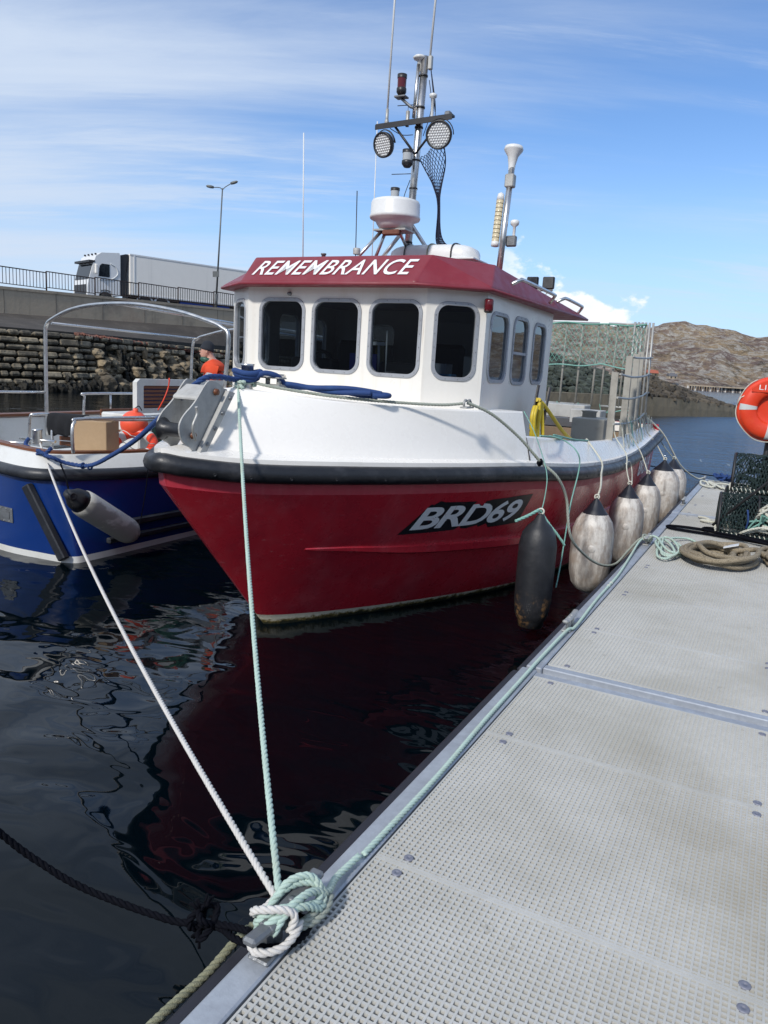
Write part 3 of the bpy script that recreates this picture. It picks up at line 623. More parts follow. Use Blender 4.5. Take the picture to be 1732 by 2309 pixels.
# ------------------------------------------------------------------ pontoon
DZ = .5
def pontoon(lab, u0, u1, v0, v1, lines, dv=0.0):
    p = thing('floating_pontoon', lab, 'pontoon', ((v0+v1)/2, (u0+u1)/2, 0), 'sections of the floating pontoon'); v0 += dv
    E_ = .088
    for vv, sg in ((v0, 1), (v1, -1)):      # long edge channels
        mb = MB(); a = vv+sg*E_/2; mb.box((a, (u0+u1)/2, DZ-.07), (E_/2, (u1-u0)/2, .07), bev=.006)
        mb.build('edge_channel', 'galv', p)
        mb = MB(); mb.box((vv-sg*.028, (u0+u1)/2, DZ-.125), (.028, (u1-u0)/2-.004, .10), bev=.015); mb.box((vv-sg*.03, (u0+u1)/2, DZ-.33), (.03, (u1-u0)/2-.01, .10), bev=.01); mb.build('rubbing_strip', 'float_black', p)
    for uu, sg in ((u0, 1), (u1, -1)):      # end channels
        mb = MB(); mb.box(((v0+v1)/2, uu+sg*.057, DZ-.072), ((v1-v0)/2-E_-.001, .031, .068), bev=.005); mb.box(((v0+v1)/2, uu+sg*.012, DZ-.085), ((v1-v0)/2-E_-.001, .013, .045), bev=.003); mb.build('end_channel', 'galv', p)
    mb = MB(); mb.box(((v0+v1)/2, (u0+u1)/2, .12), ((v1-v0)/2-.12, (u1-u0)/2-.15, .25), bev=.03); mb.build('float', 'float_black', p)
    mb = MB(); mb.box(((v0+v1)/2, (u0+u1)/2, DZ-.10), ((v1-v0)/2-E_-.002, (u1-u0)/2-.092, .01)); mb.build('shade_sheet', 'void', p)  # near-black sheet, stands in for the shade below the grating
    for a, b in zip(lines, lines[1:]):
        mb = MB(); va, vb = v0+E_+.014, v1-E_-.014; a2, b2 = a+.001, b-.001; P_ = .0205; top = DZ-.002; dp = .034
        n = int((vb-va)/P_)
        def bar(c0, c1, half_t, half_b, z1, z0):   # tapered bar
            c0, c1 = Vector(c0), Vector(c1); d_ = (c1-c0).normalized(); s_ = Vector((0, 0, 1)).cross(d_); k = len(mb.v)
            for c_ in (c0, c1):
                for h_, z_ in ((-half_b, z0), (-half_t, z1), (half_t, z1), (half_b, z0)): mb.v.append(Vector((c_.x, c_.y, z_))+s_*h_)
            for i in range(3): mb.addf([k+i, k+i+1, k+5+i, k+4+i])
        for i in range(n+1):
            x = va+(vb-va)*i/n; bar((x, a2, 0), (x, b2, 0), .0034, .0044, top, top-dp)
        m = int((b2-a2)/.0215)
        for i in range(m+1):
            y = a2+(b2-a2)*i/m; hw = .0040 if 0 < i < m else .0055; bar((va, y+(0 if 0 < i < m else (.0055 if i == 0 else -.0055)), 0), (vb, y+(0 if 0 < i < m else (.0055 if i == 0 else -.0055)), 0), hw, hw+.0012, top-.0009*(0 < i < m)+.0006*(not 0 < i < m), top-dp)
        mb.build('grating_panel', 'grating', p)
        for y in (a+.045, b-.045):
            for x in (v0+.20, v1-.25, (v0+v1)/2-.1):
                mb = MB(); mb.lathe([(.0, .0005), (.005, .0005), (.0055, .002), (.014, .0018), (.017, .0005), (.017, -.004)], (x, y, top+.0012), n=10); mb.build('screw', 'screw', p)
    return p
def lines(s, e, first): 
    o = [s]; x = s+first
    while x < e-.3: o.append(x); x += 1.05
    return o+[e]
p1 = pontoon('near section of grey grating pontoon in the bottom right foreground', -.9, 3.99, -1.102, 1.55, [-.80, -.04, 1.01, 2.06, 3.117, 3.90])
p2 = pontoon('long middle section of grey grating pontoon under the rope coils and creels', 4.02, 10.3, -1.088, 1.55, lines(4.11, 10.21, .78))
p3 = pontoon('far end section of grey grating pontoon behind the creels', 10.33, 14.65, -1.095, .55, lines(10.42, 14.56, .8))

def cleat(parent, u, v, s=1.0, m_='cast_grey', h=.07):
    mb = MB(); z = DZ+.001
    for k in (-1, 1): mb.box((v, u+.085*s*k, z+.006), (.034*s, .045*s, .006), bev=.005)
    for k in (-1, 1): mb.box((v, u+.05*s*k, z+.01+h*s/2), (.016*s, .022*s, h*s/2), bev=.006)
    mb.box((v, u, z+(h+.012)*s), (.024*s, .10*s, .013*s), bev=.007)
    for k in (-1, 1): mb.box((v, u+.13*s*k, z+(h+.018)*s), (.022*s, .045*s, .012*s), ey=(0, 1, .16*k), ez=(0, -.16*k, 1), bev=.008)
    for k in (-1, 1): mb.lathe([(0, .004), (.010, .004), (.011, 0)], (v, u+.03*s*k, z+(h+.025)*s), n=10)
    mb.build('cleat', m_, parent)
cleat(p1, 1.60, -1.052, 1.0); cleat(p2, 4.83, -1.045, .85, 'alu'); cleat(p2, 8.0, -1.045, .85, 'alu'); cleat(p3, 11.15, -1.045, .85, 'alu'); cleat(p3, 14.2, -1.045, .85, 'alu')

# ------------------------------------------------------------------ red fishing boat
def plan(s, Bm, sm, n, m, sb):
    if s >= sm: return Bm
    if s <= sb: return 0.0
    return Bm*(1-((sm-s)/(sm-sb))**n)**(1/m)
SEND = 7.6
zr = interp([(-1.2, 1.42), (-1.13, 1.40), (-.85, 1.365), (-.25, 1.345), (.58, 1.32), (1.45, 1.287), (2.7, 1.20), (4.5, 1.12), (6.1, 1.155), (7.6, 1.31)])
tr_ = lambda s: plan(s, 1.85, 3, 2, 1.2, -1.2)
gq = lambda q: q**1.9
tw_ = interp([(-.03, 0), (.04, .085), (.49, .385), (1.06, .70), (1.75, 1.04), (2.47, 1.32), (3.78, 1.56), (5.5, 1.66), (7.6, 1.66)])
def hull(q, h):
    g = gq(q); sk = -1.155+(SEND+1.155)*g; sw = -.03+(SEND+.03)*g
    tk = max(0, plan(sk, 1.80, 3, 2, 1.2, -1.155)); zk = zr(sk)-.145; tw = tw_(sw)
    b = .035*math.sin(PI*min(1, max(0, h)))*min(1, q*4)
    if h < 0: return (sw+(-h)*.25*(q < .02), tw*(1+h*.8), h*1.0)
    return (sw+(sk-sw)*h, tw+(tk-tw)*h+b*.6, zk*h)
def on_hull(s, z):
    lo, hi = 0, 1
    for _ in range(30):
        q = (lo+hi)/2; zk = zr(-1.155+(SEND+1.155)*gq(q))-.145; h = z/zk
        if hull(q, h)[0] < s: lo = q
        else: hi = q
    return hull(lo, h)
NQ = 70; qs = [i/NQ for i in range(NQ+1)]
boat = thing('fishing_boat', 'red and white fishing boat with white wheelhouse moored alongside the pontoon', 'fishing boat', B(3, 0, 0))
def both(fn):
    for sg in (1, -1): fn(sg)
def BB_(p, sg=1): return B(p[0], sg*p[1], p[2])
mb = MB()
def hbt(q): return .088-.055*min(1, q*1.3)
hs = [-.35, -.1, .0, .05, .12, .2, .3, .4, .5, .6, .7, .8, .9, 1.0]
for sg in (1, -1): mb.grid([[BB_(hull(q, h if k else hbt(q)), sg) for q in qs] for k, h in enumerate(hs[3:])], True, flip=sg > 0)
hb = mb.build('hull', 'red_hull', boat)
mb = MB()
for sg in (1, -1): mb.grid([[BB_(hull(q, h if k < 3 else hbt(q)), sg) for q in qs] for k, h in enumerate(hs[:4])], True, flip=sg > 0)
mb.build('boot_top', 'boot_top', boat)
mb = MB()
def knu(q, k):     # band between knuckle and strake
    a = hull(q, 1.0); g = gq(q); s2 = -1.195+(SEND+1.195)*g; return (a[0]+(s2-a[0])*k, a[1]+(max(0, tr_(s2))-.03-a[1])*k, a[2]+(zr(s2)-a[2])*k)
for sg in (1, -1): mb.grid([[BB_(knu(q, k), sg) for q in qs] for k in (0, 1)], True, flip=sg > 0)
mb.build('upper_band', 'red_band', boat)
# transom
mb = MB(); tb = [hull(1, h) for h in hs]+[(SEND, 1.83, zr(SEND)), (SEND, 1.83, 1.5)]
mb.poly([(p[1], p[2]) for p in tb]+[(-p[1], p[2]) for p in tb[::-1]], [], lambda x, y: B(SEND, x, y)); mb.build('transom', 'red_hull', boat)
# spray rails
zsp = interp([(-.25, .75), (.1, .72), (.5, .675), (1, .64), (1.9, .595), (4, .54), (7.6, .56)])
for sg in (1, -1):
    mb = MB(); rows = []
    for i in range(60):
        f = i/59; s = -.22+7.7*f**1.2; z = zsp(s); w_ = .045*min(1, f*6)
        th_ = min(1, .12+f*5); a = on_hull(s, z+.05*th_); b = on_hull(s, z-.01*th_); c_ = on_hull(s, z-.05*th_)
        rows.append([BB_((a[0], a[1]-.004, a[2]), sg), BB_((a[0], a[1]+w_*.55, a[2]-.012), sg), BB_((b[0], b[1]+w_, b[2]-.012), sg), BB_((c_[0], c_[1]-.004, c_[2]), sg)])
    mb.grid(rows, False); mb.build('spray_rail', 'red_hull', boat)
# rubbing strake
mb = MB(); ss = [-1.2+(SEND+1.2)*gq(q) for q in qs]
ring = [B(s, -tr_(s)-.012, zr(s)) for s in ss[::-1]]+[B(s, tr_(s)+.012, zr(s)) for s in ss[1:]]
mb.tube(ring, .066, 12); hw = MB()
mb.tube([B(SEND, -1.85, zr(SEND)), B(SEND, 1.85, zr(SEND))], .066, 10)
stk = mb.build('rubbing_strake', 'rubber', boat)
s = -1.0
while s < 7.2:
    for sg in (1, -1):
        hole = MB(); t = tr_(s); dt = (tr_(s+.02)-tr_(s-.02))/.04; nn = Vector((1, -dt, 0)).normalized()
        p = B(s, sg*(t+.012), zr(s)-.012)+Vector((sg*nn.x, nn.y, -.12)).normalized()*.0645
        if sg > 0: hole.lathe([(.0, 0), (.008, .0), (.010, .003), (.011, .001)], p, Vector((sg*nn.x, nn.y, -.12)), 8); hole.build('strake_bolt', 'black_plastic', stk)
    s += .14+.30*min(1, max(0, (s+1.1)/1.2))
# white turtleback bow
AFT = 1.55
tb_ = lambda s: plan(s, 1.84, 3, 2, 1.2, -.95)
tt_ = lambda s: plan(s, 1.72, 3, 2, 1.45, -.5)
zt_ = interp([(-.6, 1.905), (-.45, 1.892), (-.12, 1.850), (.3, 1.827), (.9, 1.812), (1.6, 1.806)])
def fd(q, j):
    g = gq(q); s0 = -1.2+(AFT+1.2)*g; s1 = -.95+(AFT+.95)*g; s2 = -.5+(AFT+.5)*g
    a0 = (s0, max(0, tr_(s0)-.0), zr(s0)+.03); a1 = (s0, max(0, tr_(s0)-.0), zr(s0)+.095); b1 = (s1, max(0, tb_(s1)-.02), zr(s0)+.112); b2 = (s1+.01, max(0, tb_(s1)-.028), zr(s0)+.125)
    c1 = (s2, tt_(s2), zt_(s2)); 
    def L(p, q_, k): return tuple(p[i]+(q_[i]-p[i])*k for i in range(3))
    if j == 0: return a0
    if j == 1: return a1
    if j == 2: return b1
    if j == 3: return L(b1, c1, .03)
    if j <= 7: return L(b1, c1, .03+(j-3)/4*.94)
    if j == 8: c = L(b1, c1, .99); return (c[0]+.008, max(0, c[1]-.004), c[2]+.004)
    k = (j-8)/4; c = (c1[0]+.02, max(0, c1[1]-.02)*(1-k), c1[2]-.004+.018*(1-(1-k)**2)); return c
mb = MB()
for sg in (1, -1):
    for ja, jb in ((0, 1), (1, 2), (2, 3), (3, 7), (7, 8), (8, 12)): mb.grid([[BB_(fd(q, j), sg) for q in qs] for j in range(ja, jb+1)], True, flip=sg > 0)
mb.build('foredeck', 'gelcoat', boat)
# aft face of the turtleback
mb = MB()
for sg in (1, -1):
    P_ = [fd(1, j) for j in (0, 1, 2, 7, 8)]
    mb.poly([(p[1], p[2]) for p in P_]+[(1.30, P_[-1][2]), (1.30, 1.02), (1.42, 1.02)], [], lambda x, y: B(AFT-.001, sg*x, y))
mb.build('foredeck_end', 'gelcoat', boat)
# bulwark aft of it
capz = interp([(1.4, 1.61), (2.02, 1.565), (3.44, 1.455), (5.23, 1.40), (7.6, 1.46)])
for sg in (1, -1):
    mb = MB(); rows = []
    for i in range(40):
        s = AFT+(SEND-AFT)*i/39; t = tr_(s)
        rows.append([BB_(p, sg) for p in ((s, t-.005, zr(s)+.03), (s, t-.005, zr(s)+.095), (s, t-.04, zr(s)+.105), (s, 1.70-.13*max(0, 1-(s-AFT)), capz(s)-.015), (s, 1.685-.13*max(0, 1-(s-AFT)), capz(s)), (s, 1.63-.13*max(0, 1-(s-AFT)), capz(s)), (s, 1.60-.13*max(0, 1-(s-AFT)), capz(s)-.02), (s, min(1.60-.13*max(0, 1-(s-AFT)), on_hull(s, .88)[1]-.05), .88))])
    mb.grid(rows, False); mb.build('bulwark', 'gelcoat', boat)
mb = MB(); mb.box(B(SEND-.02, 0, 1.33), (1.72, .03, .16), bev=.01); mb.build('stern_bulwark', 'gelcoat', boat)
mb = MB(); mb.poly([(-1.28, 1.5), (1.28, 1.5), (1.45, 2.6), (1.55, 4), (1.58, 5), (1.58, SEND-.02), (-1.58, SEND-.02), (-1.58, 5), (-1.55, 4), (-1.45, 2.6)], [], lambda x, y: B(y, x, .90)); mb.build('deck', 'plate_weather', boat)

# wheelhouse
HZ0, HZ1 = 1.0, 2.80
corn = [(1.30, 2.98), (1.28, 1.10), (.88, .80), (-.88, .80), (-1.28, 1.10), (-1.30, 2.98)]    # (t, s)
house_ = MB(); wins = []
def wallpanel(a, b, ws, z0):
    a, b = Vector(a), Vector(b); L = (b-a).length; d_ = (b-a)/L; nrm = Vector((-d_.y, d_.x))      # outward in (t,s)
    def fn(x, y, d=0):
        p = a+d_*x-nrm*d; return B(p.y, p.x, y)
    holes = [rrect(c, z, w_-.07, h_-.07, .085) for c, z, w_, h_ in ws]
    house_.poly([(0, z0), (L, z0), (L, HZ1), (0, HZ1)], holes, lambda x, y: fn(x, y, 0))
    house_.poly([(0, z0), (L, z0), (L, HZ1), (0, HZ1)], holes, lambda x, y: fn(x, y, .04))
    for hl in holes: house_.grid([[fn(*hl[i % len(hl)], 0) for i in range(len(hl)+1)], [fn(*hl[i % len(hl)], .04) for i in range(len(hl)+1)]], False)
    for c, z, w_, h_ in ws: wins.append((fn, c, z, w_, h_))
WZ = 2.345
def chk(a, b): return (Vector(b)-Vector(a)).length
# outward normals: order the ends so that (-dy, dx) points out
wallpanel((-.88, .80), (.88, .80), [], 1.7) if False else None
def out_panel(a, b, ws, z0):      # makes sure the normal faces away from the house centre
    m_ = (Vector(a)+Vector(b))/2-Vector((0, 1.9)); d_ = Vector(b)-Vector(a)
    if Vector((-d_.y, d_.x)).dot(m_) < 0: wallpanel(b, a, [(chk(a, b)-c, z, w_, h_) for c, z, w_, h_ in ws], z0)
    else: wallpanel(a, b, ws, z0)
out_panel((-.88, .80), (.88, .80), [(.88-.508, WZ, .50, .635), (.88+.048, WZ, .50, .635), (.88+.608, WZ, .50, .635)], 1.7)
out_panel((.88, .80), (1.28, 1.10), [(.255, WZ, .385, .635)], 1.7)
out_panel((-.88, .80), (-1.28, 1.10), [(.255, WZ, .385, .635)], 1.7)
for sg in (1, -1): out_panel((sg*1.28, 1.10), (sg*1.30, 2.98), [(.33, WZ-.02, .48, .60), (.90, WZ-.02, .45, .62), (1.47, WZ-.02, .42, .60)], HZ0)
out_panel((-1.30, 2.98), (1.30, 2.98), [(.6, WZ, .5, .55)], HZ0)
hw = house_.build('wheelhouse', 'house_white', boat)
mb = MB(); mb.poly([(t, s) for t, s in corn], [], lambda x, y: B(y, x, 2.74)); mb.build('headlining', 'blue_panel', hw)
mb = MB(); mb.poly([(t*.97, s) for t, s in corn], [], lambda x, y: B(min(2.84, max(.85, y)), x, 1.15)); mb.build('cabin_floor', 'blue_panel', hw)
for fn, c, z, w_, h_ in wins:
    mb = MB(); ou = rrect(c, z, w_-.01, h_-.01, .11, 8); inn = rrect(c, z, w_-.075, h_-.075, .082, 8); k = len(ou)
    R_ = lambda lp, d: [fn(*lp[i % k], d) for i in range(k+1)]
    mid1 = rrect(c, z, w_-.016, h_-.016, .108, 8); mid2 = rrect(c, z, w_-.07, h_-.07, .085, 8)
    mb.grid([R_(ou, 0), R_(ou, -.006), R_(mid1, -.010), R_(mid2, -.010), R_(inn, -.004), R_(inn, .02)], False)
    fr = mb.build('window_frame', 'frame_grey', hw)
    mb = MB(); mb.poly(inn, [], lambda x, y: fn(x, y, .012)); mb.build('pane', 'window_glass', fr)
    mb = MB(); sc = rrect(c, z, w_-.036, h_-.036, .1, 1)
    pts = resamp([Vector((a, b, 0)) for a, b in rrect(c, z, w_-.036, h_-.036, .1, 5)]+[Vector((c+w_/2-.018, z+h_/2-.118, 0))], .105)
    for q in pts: mb.lathe([(0, .0025), (.004, .002), (.005, 0)], fn(q.x, q.y, -.0098), fn(q.x, q.y, -1)-fn(q.x, q.y, 0), 6)
    mb.build('frame_screws', 'cast_grey', fr, kind='stuff')
# sliding half of the middle side window
fn, c, z, w_, h_ = [x for x in wins if x[3] == .45][0]
mb = MB(); mb.box(fn(c, z-.02, .0), (.006, .18, .012)); mb.build('window_bar', 'frame_grey', hw)
# inside of the wheelhouse
mb = MB(); mb.box(B(1.27, 0, 1.95), (.98, .22, .06), bev=.02); mb.box(B(1.12, -.35, 2.06), (.22, .08, .10), bev=.02); mb.box(B(1.12, .55, 2.06), (.2, .08, .1), bev=.02); mb.build('console', 'black_plastic', hw)
mb = MB(); mb.lathe([(.19, 0), (.21, .015), (.19, .03), (.175, .015), (.19, 0)], B(1.45, -.55, 2.05), (0, -.9, .4), 24); mb.build('steering_wheel', 'black_plastic', hw)
for tt0 in (-.55, .45):
    mb = MB(); mb.box(B(2.0, tt0, 1.72), (.24, .24, .06), bev=.04); mb.box(B(2.22, tt0, 2.05), (.22, .05, .32), bev=.04); mb.tube([B(2.0, tt0, 1.15), B(2.0, tt0, 1.7)], .04, 8); mb.build('helm_seat', 'black_plastic', hw)
mb = MB(); mb.tube([B(1.05, .42, 2.0), B(1.03, .42, 2.42)], .008, 6); mb.build('wiper_arm', 'white_plastic', hw)
for nm, c, h, m_ in (('paper_chart', B(1.2, -.7, 2.015), (.2, .13, .004), 'letter_white'), ('plotter_screen', B(1.22, .1, 2.12), (.14, .015, .10), 'blue_panel'), ('storage_locker', B(2.2, 1.05, 1.9), (.18, .5, .35), 'house_white'), ('radio_set', B(1.3, .78, 2.1), (.12, .08, .07), 'frame_grey'), ('oilskin', B(2.85, -.7, 2.1), (.12, .05, .3), 'hose_yellow'), ('blue_box', B(1.18, .88, 2.05), (.12, .06, .035), 'pole_blue'), ('partition', B(2.5, .35, 1.9), (.3, .02, .7), 'house_white')):
    q = MB(); q.box(c, h, bev=.004); q.build(nm, m_, hw)
q = MB(); q.tube([B(1.15, .30, 2.0), B(1.12, .30, 2.30)], .012, 6); q.box(B(1.12, .30, 2.31), (.07, .02, .015)); q.build('white_lever', 'letter_white', hw)
# roof with sloping brow
Ee = [(1.45, 3.80), (1.34, 1.0), (.835, .64), (-.835, .64), (-1.34, 1.0), (-1.45, 3.80)]
Te = [(1.27, 3.76, 2.80), (1.22, 1.38, 3.0), (.87, .88, 3.01), (-.87, .88, 3.01), (-1.22, 1.38, 3.0), (-1.27, 3.76, 2.80)]
mb = MB(); EZ = 2.745
lo = [B(s, t, EZ) for t, s in Ee]; lo2 = [B(s, t, EZ+.035) for t, s in Ee]; hi = [B(s, t, z) for t, s, z in Te]
inn = [B(s, t, EZ+.001) for t, s in [(1.27, 3.80), (1.25, 1.13), (.86, .84), (-.86, .84), (-1.25, 1.13), (-1.27, 3.80)]]
for i in range(6):
    j = (i+1) % 6; mb.face([lo[i], lo[j], lo2[j], lo2[i]]); mb.face([lo2[i], lo2[j], hi[j], hi[i]])
    if i < 5: mb.face([inn[i], inn[j], lo[j], lo[i]])
mb.face([lo[5], lo[0], B(2.86, 1.42, EZ), B(2.86, -1.42, EZ)])
top = [B(2.0, 0, 3.09)]
rr1 = [(p*.75+top[0]*.25) for p in hi]; 
for i in range(6):
    j = (i+1) % 6; mb.face([hi[i], hi[j], B(0, 0, 0)*0+hi[j].lerp(top[0], .3)+Vector((0, 0, .012)), hi[i].lerp(top[0], .3)+Vector((0, 0, .012))]); mb.face([hi[i].lerp(top[0], .3)+Vector((0, 0, .012)), hi[j].lerp(top[0], .3)+Vector((0, 0, .012)), top[0]])
rf_ = mb.build('roof', 'red_roof', boat, fix=True)
bv = rf_.modifiers.new('bevel', 'BEVEL'); bv.width = .012; bv.segments = 2; bv.limit_method = 'ANGLE'; bv.angle_limit = R(18)
mb = MB(); mb.tube([B(s+ds, t, EZ+.012) for t, s, ds in [(1.452, 3.8, 0), (1.345, .995, 0), (.84, .632, 0), (-.84, .632, 0), (-1.345, .995, 0), (-1.452, 3.8, 0)]], .014, 8); mb.build('roof_lip', 'red_roof', boat)
# lettering: stroke letters as polygons, cap height 1
def text_mesh(txt, shear, bold, space=1.0):
    cu_ = bpy.data.curves.new('letters', 'FONT'); cu_.body = txt; cu_.shear = shear; cu_.offset = bold; cu_.space_character = space; cu_.size = 1; cu_.resolution_u = 4
    ob = bpy.data.objects.new('letters_tmp', cu_); C.objects.link(ob); dg = bpy.context.evaluated_depsgraph_get(); me = bpy.data.meshes.new_from_object(ob.evaluated_get(dg))
    vs_ = [v.co.copy() for v in me.vertices]; fs = [tuple(p.vertices) for p in me.polygons]; bpy.data.objects.remove(ob); bpy.data.curves.remove(cu_); bpy.data.meshes.remove(me)
    x0 = min(v.x for v in vs_); x1 = max(v.x for v in vs_); y0 = min(v.y for v in vs_); y1 = max(v.y for v in vs_)
    return [((v.x-x0)/(x1-x0), (v.y-y0)/(y1-y0)) for v in vs_], fs
vs_, fs = text_mesh('REMEMBRANCE', .26, .010, 1.06)
f0, f1 = Vector((.64, EZ+.035)), Vector((.88, 3.01)); fn_ = Vector((-(f1-f0).y, 0)).normalized()
mb = MB()
def brow(x, y):
    k = .22+.60*y; s = f0.x+(f1.x-f0.x)*k; z = f0.y+(f1.y-f0.y)*k; return B(s-.004, x, z+.004)
mb.v = [brow(-.77+1.55*x, y) for x, y in vs_]
for f in fs: mb.addf(f)
mb.build('name_lettering', 'letter_white', boat)
# handrails on the roof edge, port side
for a, b in ((1.35, 2.45), (2.75, 3.55)):
    for sg in (1, -1):
        mb = MB(); mb.tube(cr([B(a, sg*1.38, 2.84), B(a+.03, sg*1.44, 2.875), B(a+.14, sg*1.45, 2.885), B(b-.14, sg*1.46, 2.87), B(b-.03, sg*1.45, 2.86), B(b, sg*1.40, 2.80)], 4), .016, 8); mb.build('roof_handrail', 'steel', boat)
# port light on the corner
mb = MB(); c = B(1.03, 1.325, 2.64); mb.box(c+Vector((-.02, .03, 0)), (.03, .03, .055), bev=.01); nl = mb.build('navigation_light', 'black_plastic', boat)
mb = MB(); mb.lathe([(.0, -.045), (.032, -.045), (.036, -.03), (.036, .03), (.032, .045), (0, .045)], c+Vector((0, -.015, 0)), n=12); mb.build('lens', 'red_lens', nl)
mb = MB(); mb.lathe([(.0, .03), (.014, .028), (.018, 0)], B(.80, -.43, 2.69), (0, -1, 0), 10); mb.build('deck_socket', 'cast_grey', hw)
mb = MB(); mb.box(B(.79, -.50, 1.985), (.05, .02, .012), bev=.005); mb.tube([B(.77, -.53, 1.985), B(.76, -.53, 1.99)], .02, 8); mb.build('tap_fitting', 'steel', hw)
# BRD69 on a torn black patch
def hullmap(x, y, off):       # x 0..1 along, y 0..1 up
    z = .82-.012*x+.275*y; s = .395+1.30*x; p = on_hull(s, z); e = .01
    q1 = on_hull(s+e, z); q2 = on_hull(s, z+e); a = BB_(q1)-BB_(p); b = BB_(q2)-BB_(p); n_ = a.cross(b).normalized()
    if n_.x < 0: n_ = -n_
    return BB_(p)+n_*off
edge = [(0, 0), (.20, .0), (.36, .01), (.40, .02), (.425, .13), (.45, .04), (.50, .02), (.58, .10), (.60, .03), (.66, .12), (.70, -.03), (.85, -.03), (1, 0), (1.0, 1.0), (.85, 1.0), (.72, .98), (.58, .97), (.52, .93), (.515, .80), (.50, .78), (.47, .86), (.46, .78), (.415, .80), (.435, .95), (.33, .97), (.18, 1.0), (.13, 1.05), (.10, .93), (.08, .96)]
mb = MB()
def clip_cell(poly, x0, x1):    # cut polygon to a vertical strip
    def cut(P, ax, keep):
        o = []
        for i in range(len(P)):
            a, b = P[i], P[(i+1) % len(P)]; ka, kb = keep(a[0]), keep(b[0])
            if ka: o.append(a)
            if ka != kb: t = (ax-a[0])/(b[0]-a[0]); o.append((ax, a[1]+(b[1]-a[1])*t))
        return o
    P = cut(poly, x0, lambda v: v >= x0-1e-9); return cut(P, x1, lambda v: v <= x1+1e-9) if len(P) > 2 else P
for i in range(24):
    P = clip_cell(edge, i/24, (i+1)/24)
    if len(P) > 2:
        try: mb.poly(P, [], lambda x, y: hullmap(x, y, .0025))
        except Exception: pass
dec = mb.build('number_patch', 'decal_black', boat)
vs_, fs = text_mesh('BRD69', .04, .024, .92)
tri = []
for f in fs:
    for k in range(1, len(f)-1): tri.append([vs_[f[0]], vs_[f[k]], vs_[f[k+1]]])
def subd(t, n):
    if n == 0: return [t]
    L = [math.hypot(t[i][0]-t[(i+1) % 3][0], .3*(t[i][1]-t[(i+1) % 3][1])) for i in range(3)]; i = L.index(max(L))
    if L[i] < .07: return [t]
    a, b, c = t[i], t[(i+1) % 3], t[(i+2) % 3]; m_ = ((a[0]+b[0])/2, (a[1]+b[1])/2); return subd([a, m_, c], n-1)+subd([m_, b, c], n-1)
mb = MB()
def tear(x, y):
    return (.44 < x < .505 and y > .80) or (.395 < x < .45 and y < .10) or (.60 < x < .66 and y < .08)
for t in tri:
    for q in subd(t, 7):
        qq = [(.055+.875*x, .12+.76*y) for x, y in q]
        cx_ = sum(p[0] for p in qq)/3; cy_ = sum(p[1] for p in qq)/3
        if tear(cx_, cy_): continue
        mb.face([hullmap(x, y, .0050) for x, y in qq])
mb.build('number_lettering', 'decal_white', boat)

# bow roller
mb = MB()
prof = [(-1.174, 1.671), (-1.166, 1.60), (-1.128, 1.55), (-1.075, 1.522), (-1.0, 1.495), (-.86, 1.69), (-.715, 1.875), (-.75, 1.905), (-.80, 1.935), (-.86, 1.95), (-.92, 1.94), (-1.035, 1.811), (-1.13, 1.735)]
prof2 = cr([Vector((a, b, 0)) for a, b in prof], 3, True); pl = [(p.x, p.y) for p in prof2]
for t0 in (-.13, .12):
    q = MB(); sh = .0 if t0 > 0 else .07; q.prism(pl, [], lambda x, y, d: B(x+sh, t0+d-.005, y), .012); q.build('roller_cheek', 'plate_weather', boat)
mb.box(B(-.72, .185, 1.66), (.06, .29, .008), ex=(0, .0, 1), ey=(0, .62, .72), ez=(1, 0, 0)) if False else None
q = MB(); q.prism([(-1.03, 1.485), (-.97, 1.48), (-.68, 1.875), (-.74, 1.89)], [], lambda x, y, d: B(x, .135+d, y), .035); fl = q.build('roller_flange', 'plate_weather', boat)
for k in range(4):
    q = MB(); a = .12+.26*k; q.lathe([(0, .012), (.014, .010), (.016, 0)], B(-.995+.29*a, .172, 1.495+.385*a), (1, 0, 0), 6); q.build('flange_bolt', 'cast_grey', fl)
q = MB(); q.lathe([(.06, 0), (.075, .01), (.05, .04), (.045, .12), (.05, .20), (.075, .23), (.06, .24)], B(-1.07, -.118, 1.625), (1, 0, 0), 18); rl_ = q.build('roller', 'rubber', boat)
q = MB(); q.lathe([(0, .02), (.022, .018), (.025, 0)], B(-1.06, .134, 1.60), (1, 0, 0), 6); q.build('roller_bolt', 'wood_dark', boat); q = MB(); q.lathe([(0, .02), (.022, .018), (.025, 0)], B(-.84, .134, 1.88), (1, 0, 0), 6); q.build('roller_bolt', 'wood_dark', boat)
q = MB(); q.tube(cr([B(-1.06, .16, 1.57), B(-1.10, .17, 1.66), B(-1.06, .17, 1.74), B(-1.07, .17, 1.79)], 4), .011, 6); q.build('locking_pin', 'alu', boat)
q = MB(); q.box(B(-.92, 0, 1.87), (.11, .08, .015), ex=(1, 0, 0), ey=(0, .85, .5), bev=.01); q.build('roller_top_plate', 'plate_weather', boat)
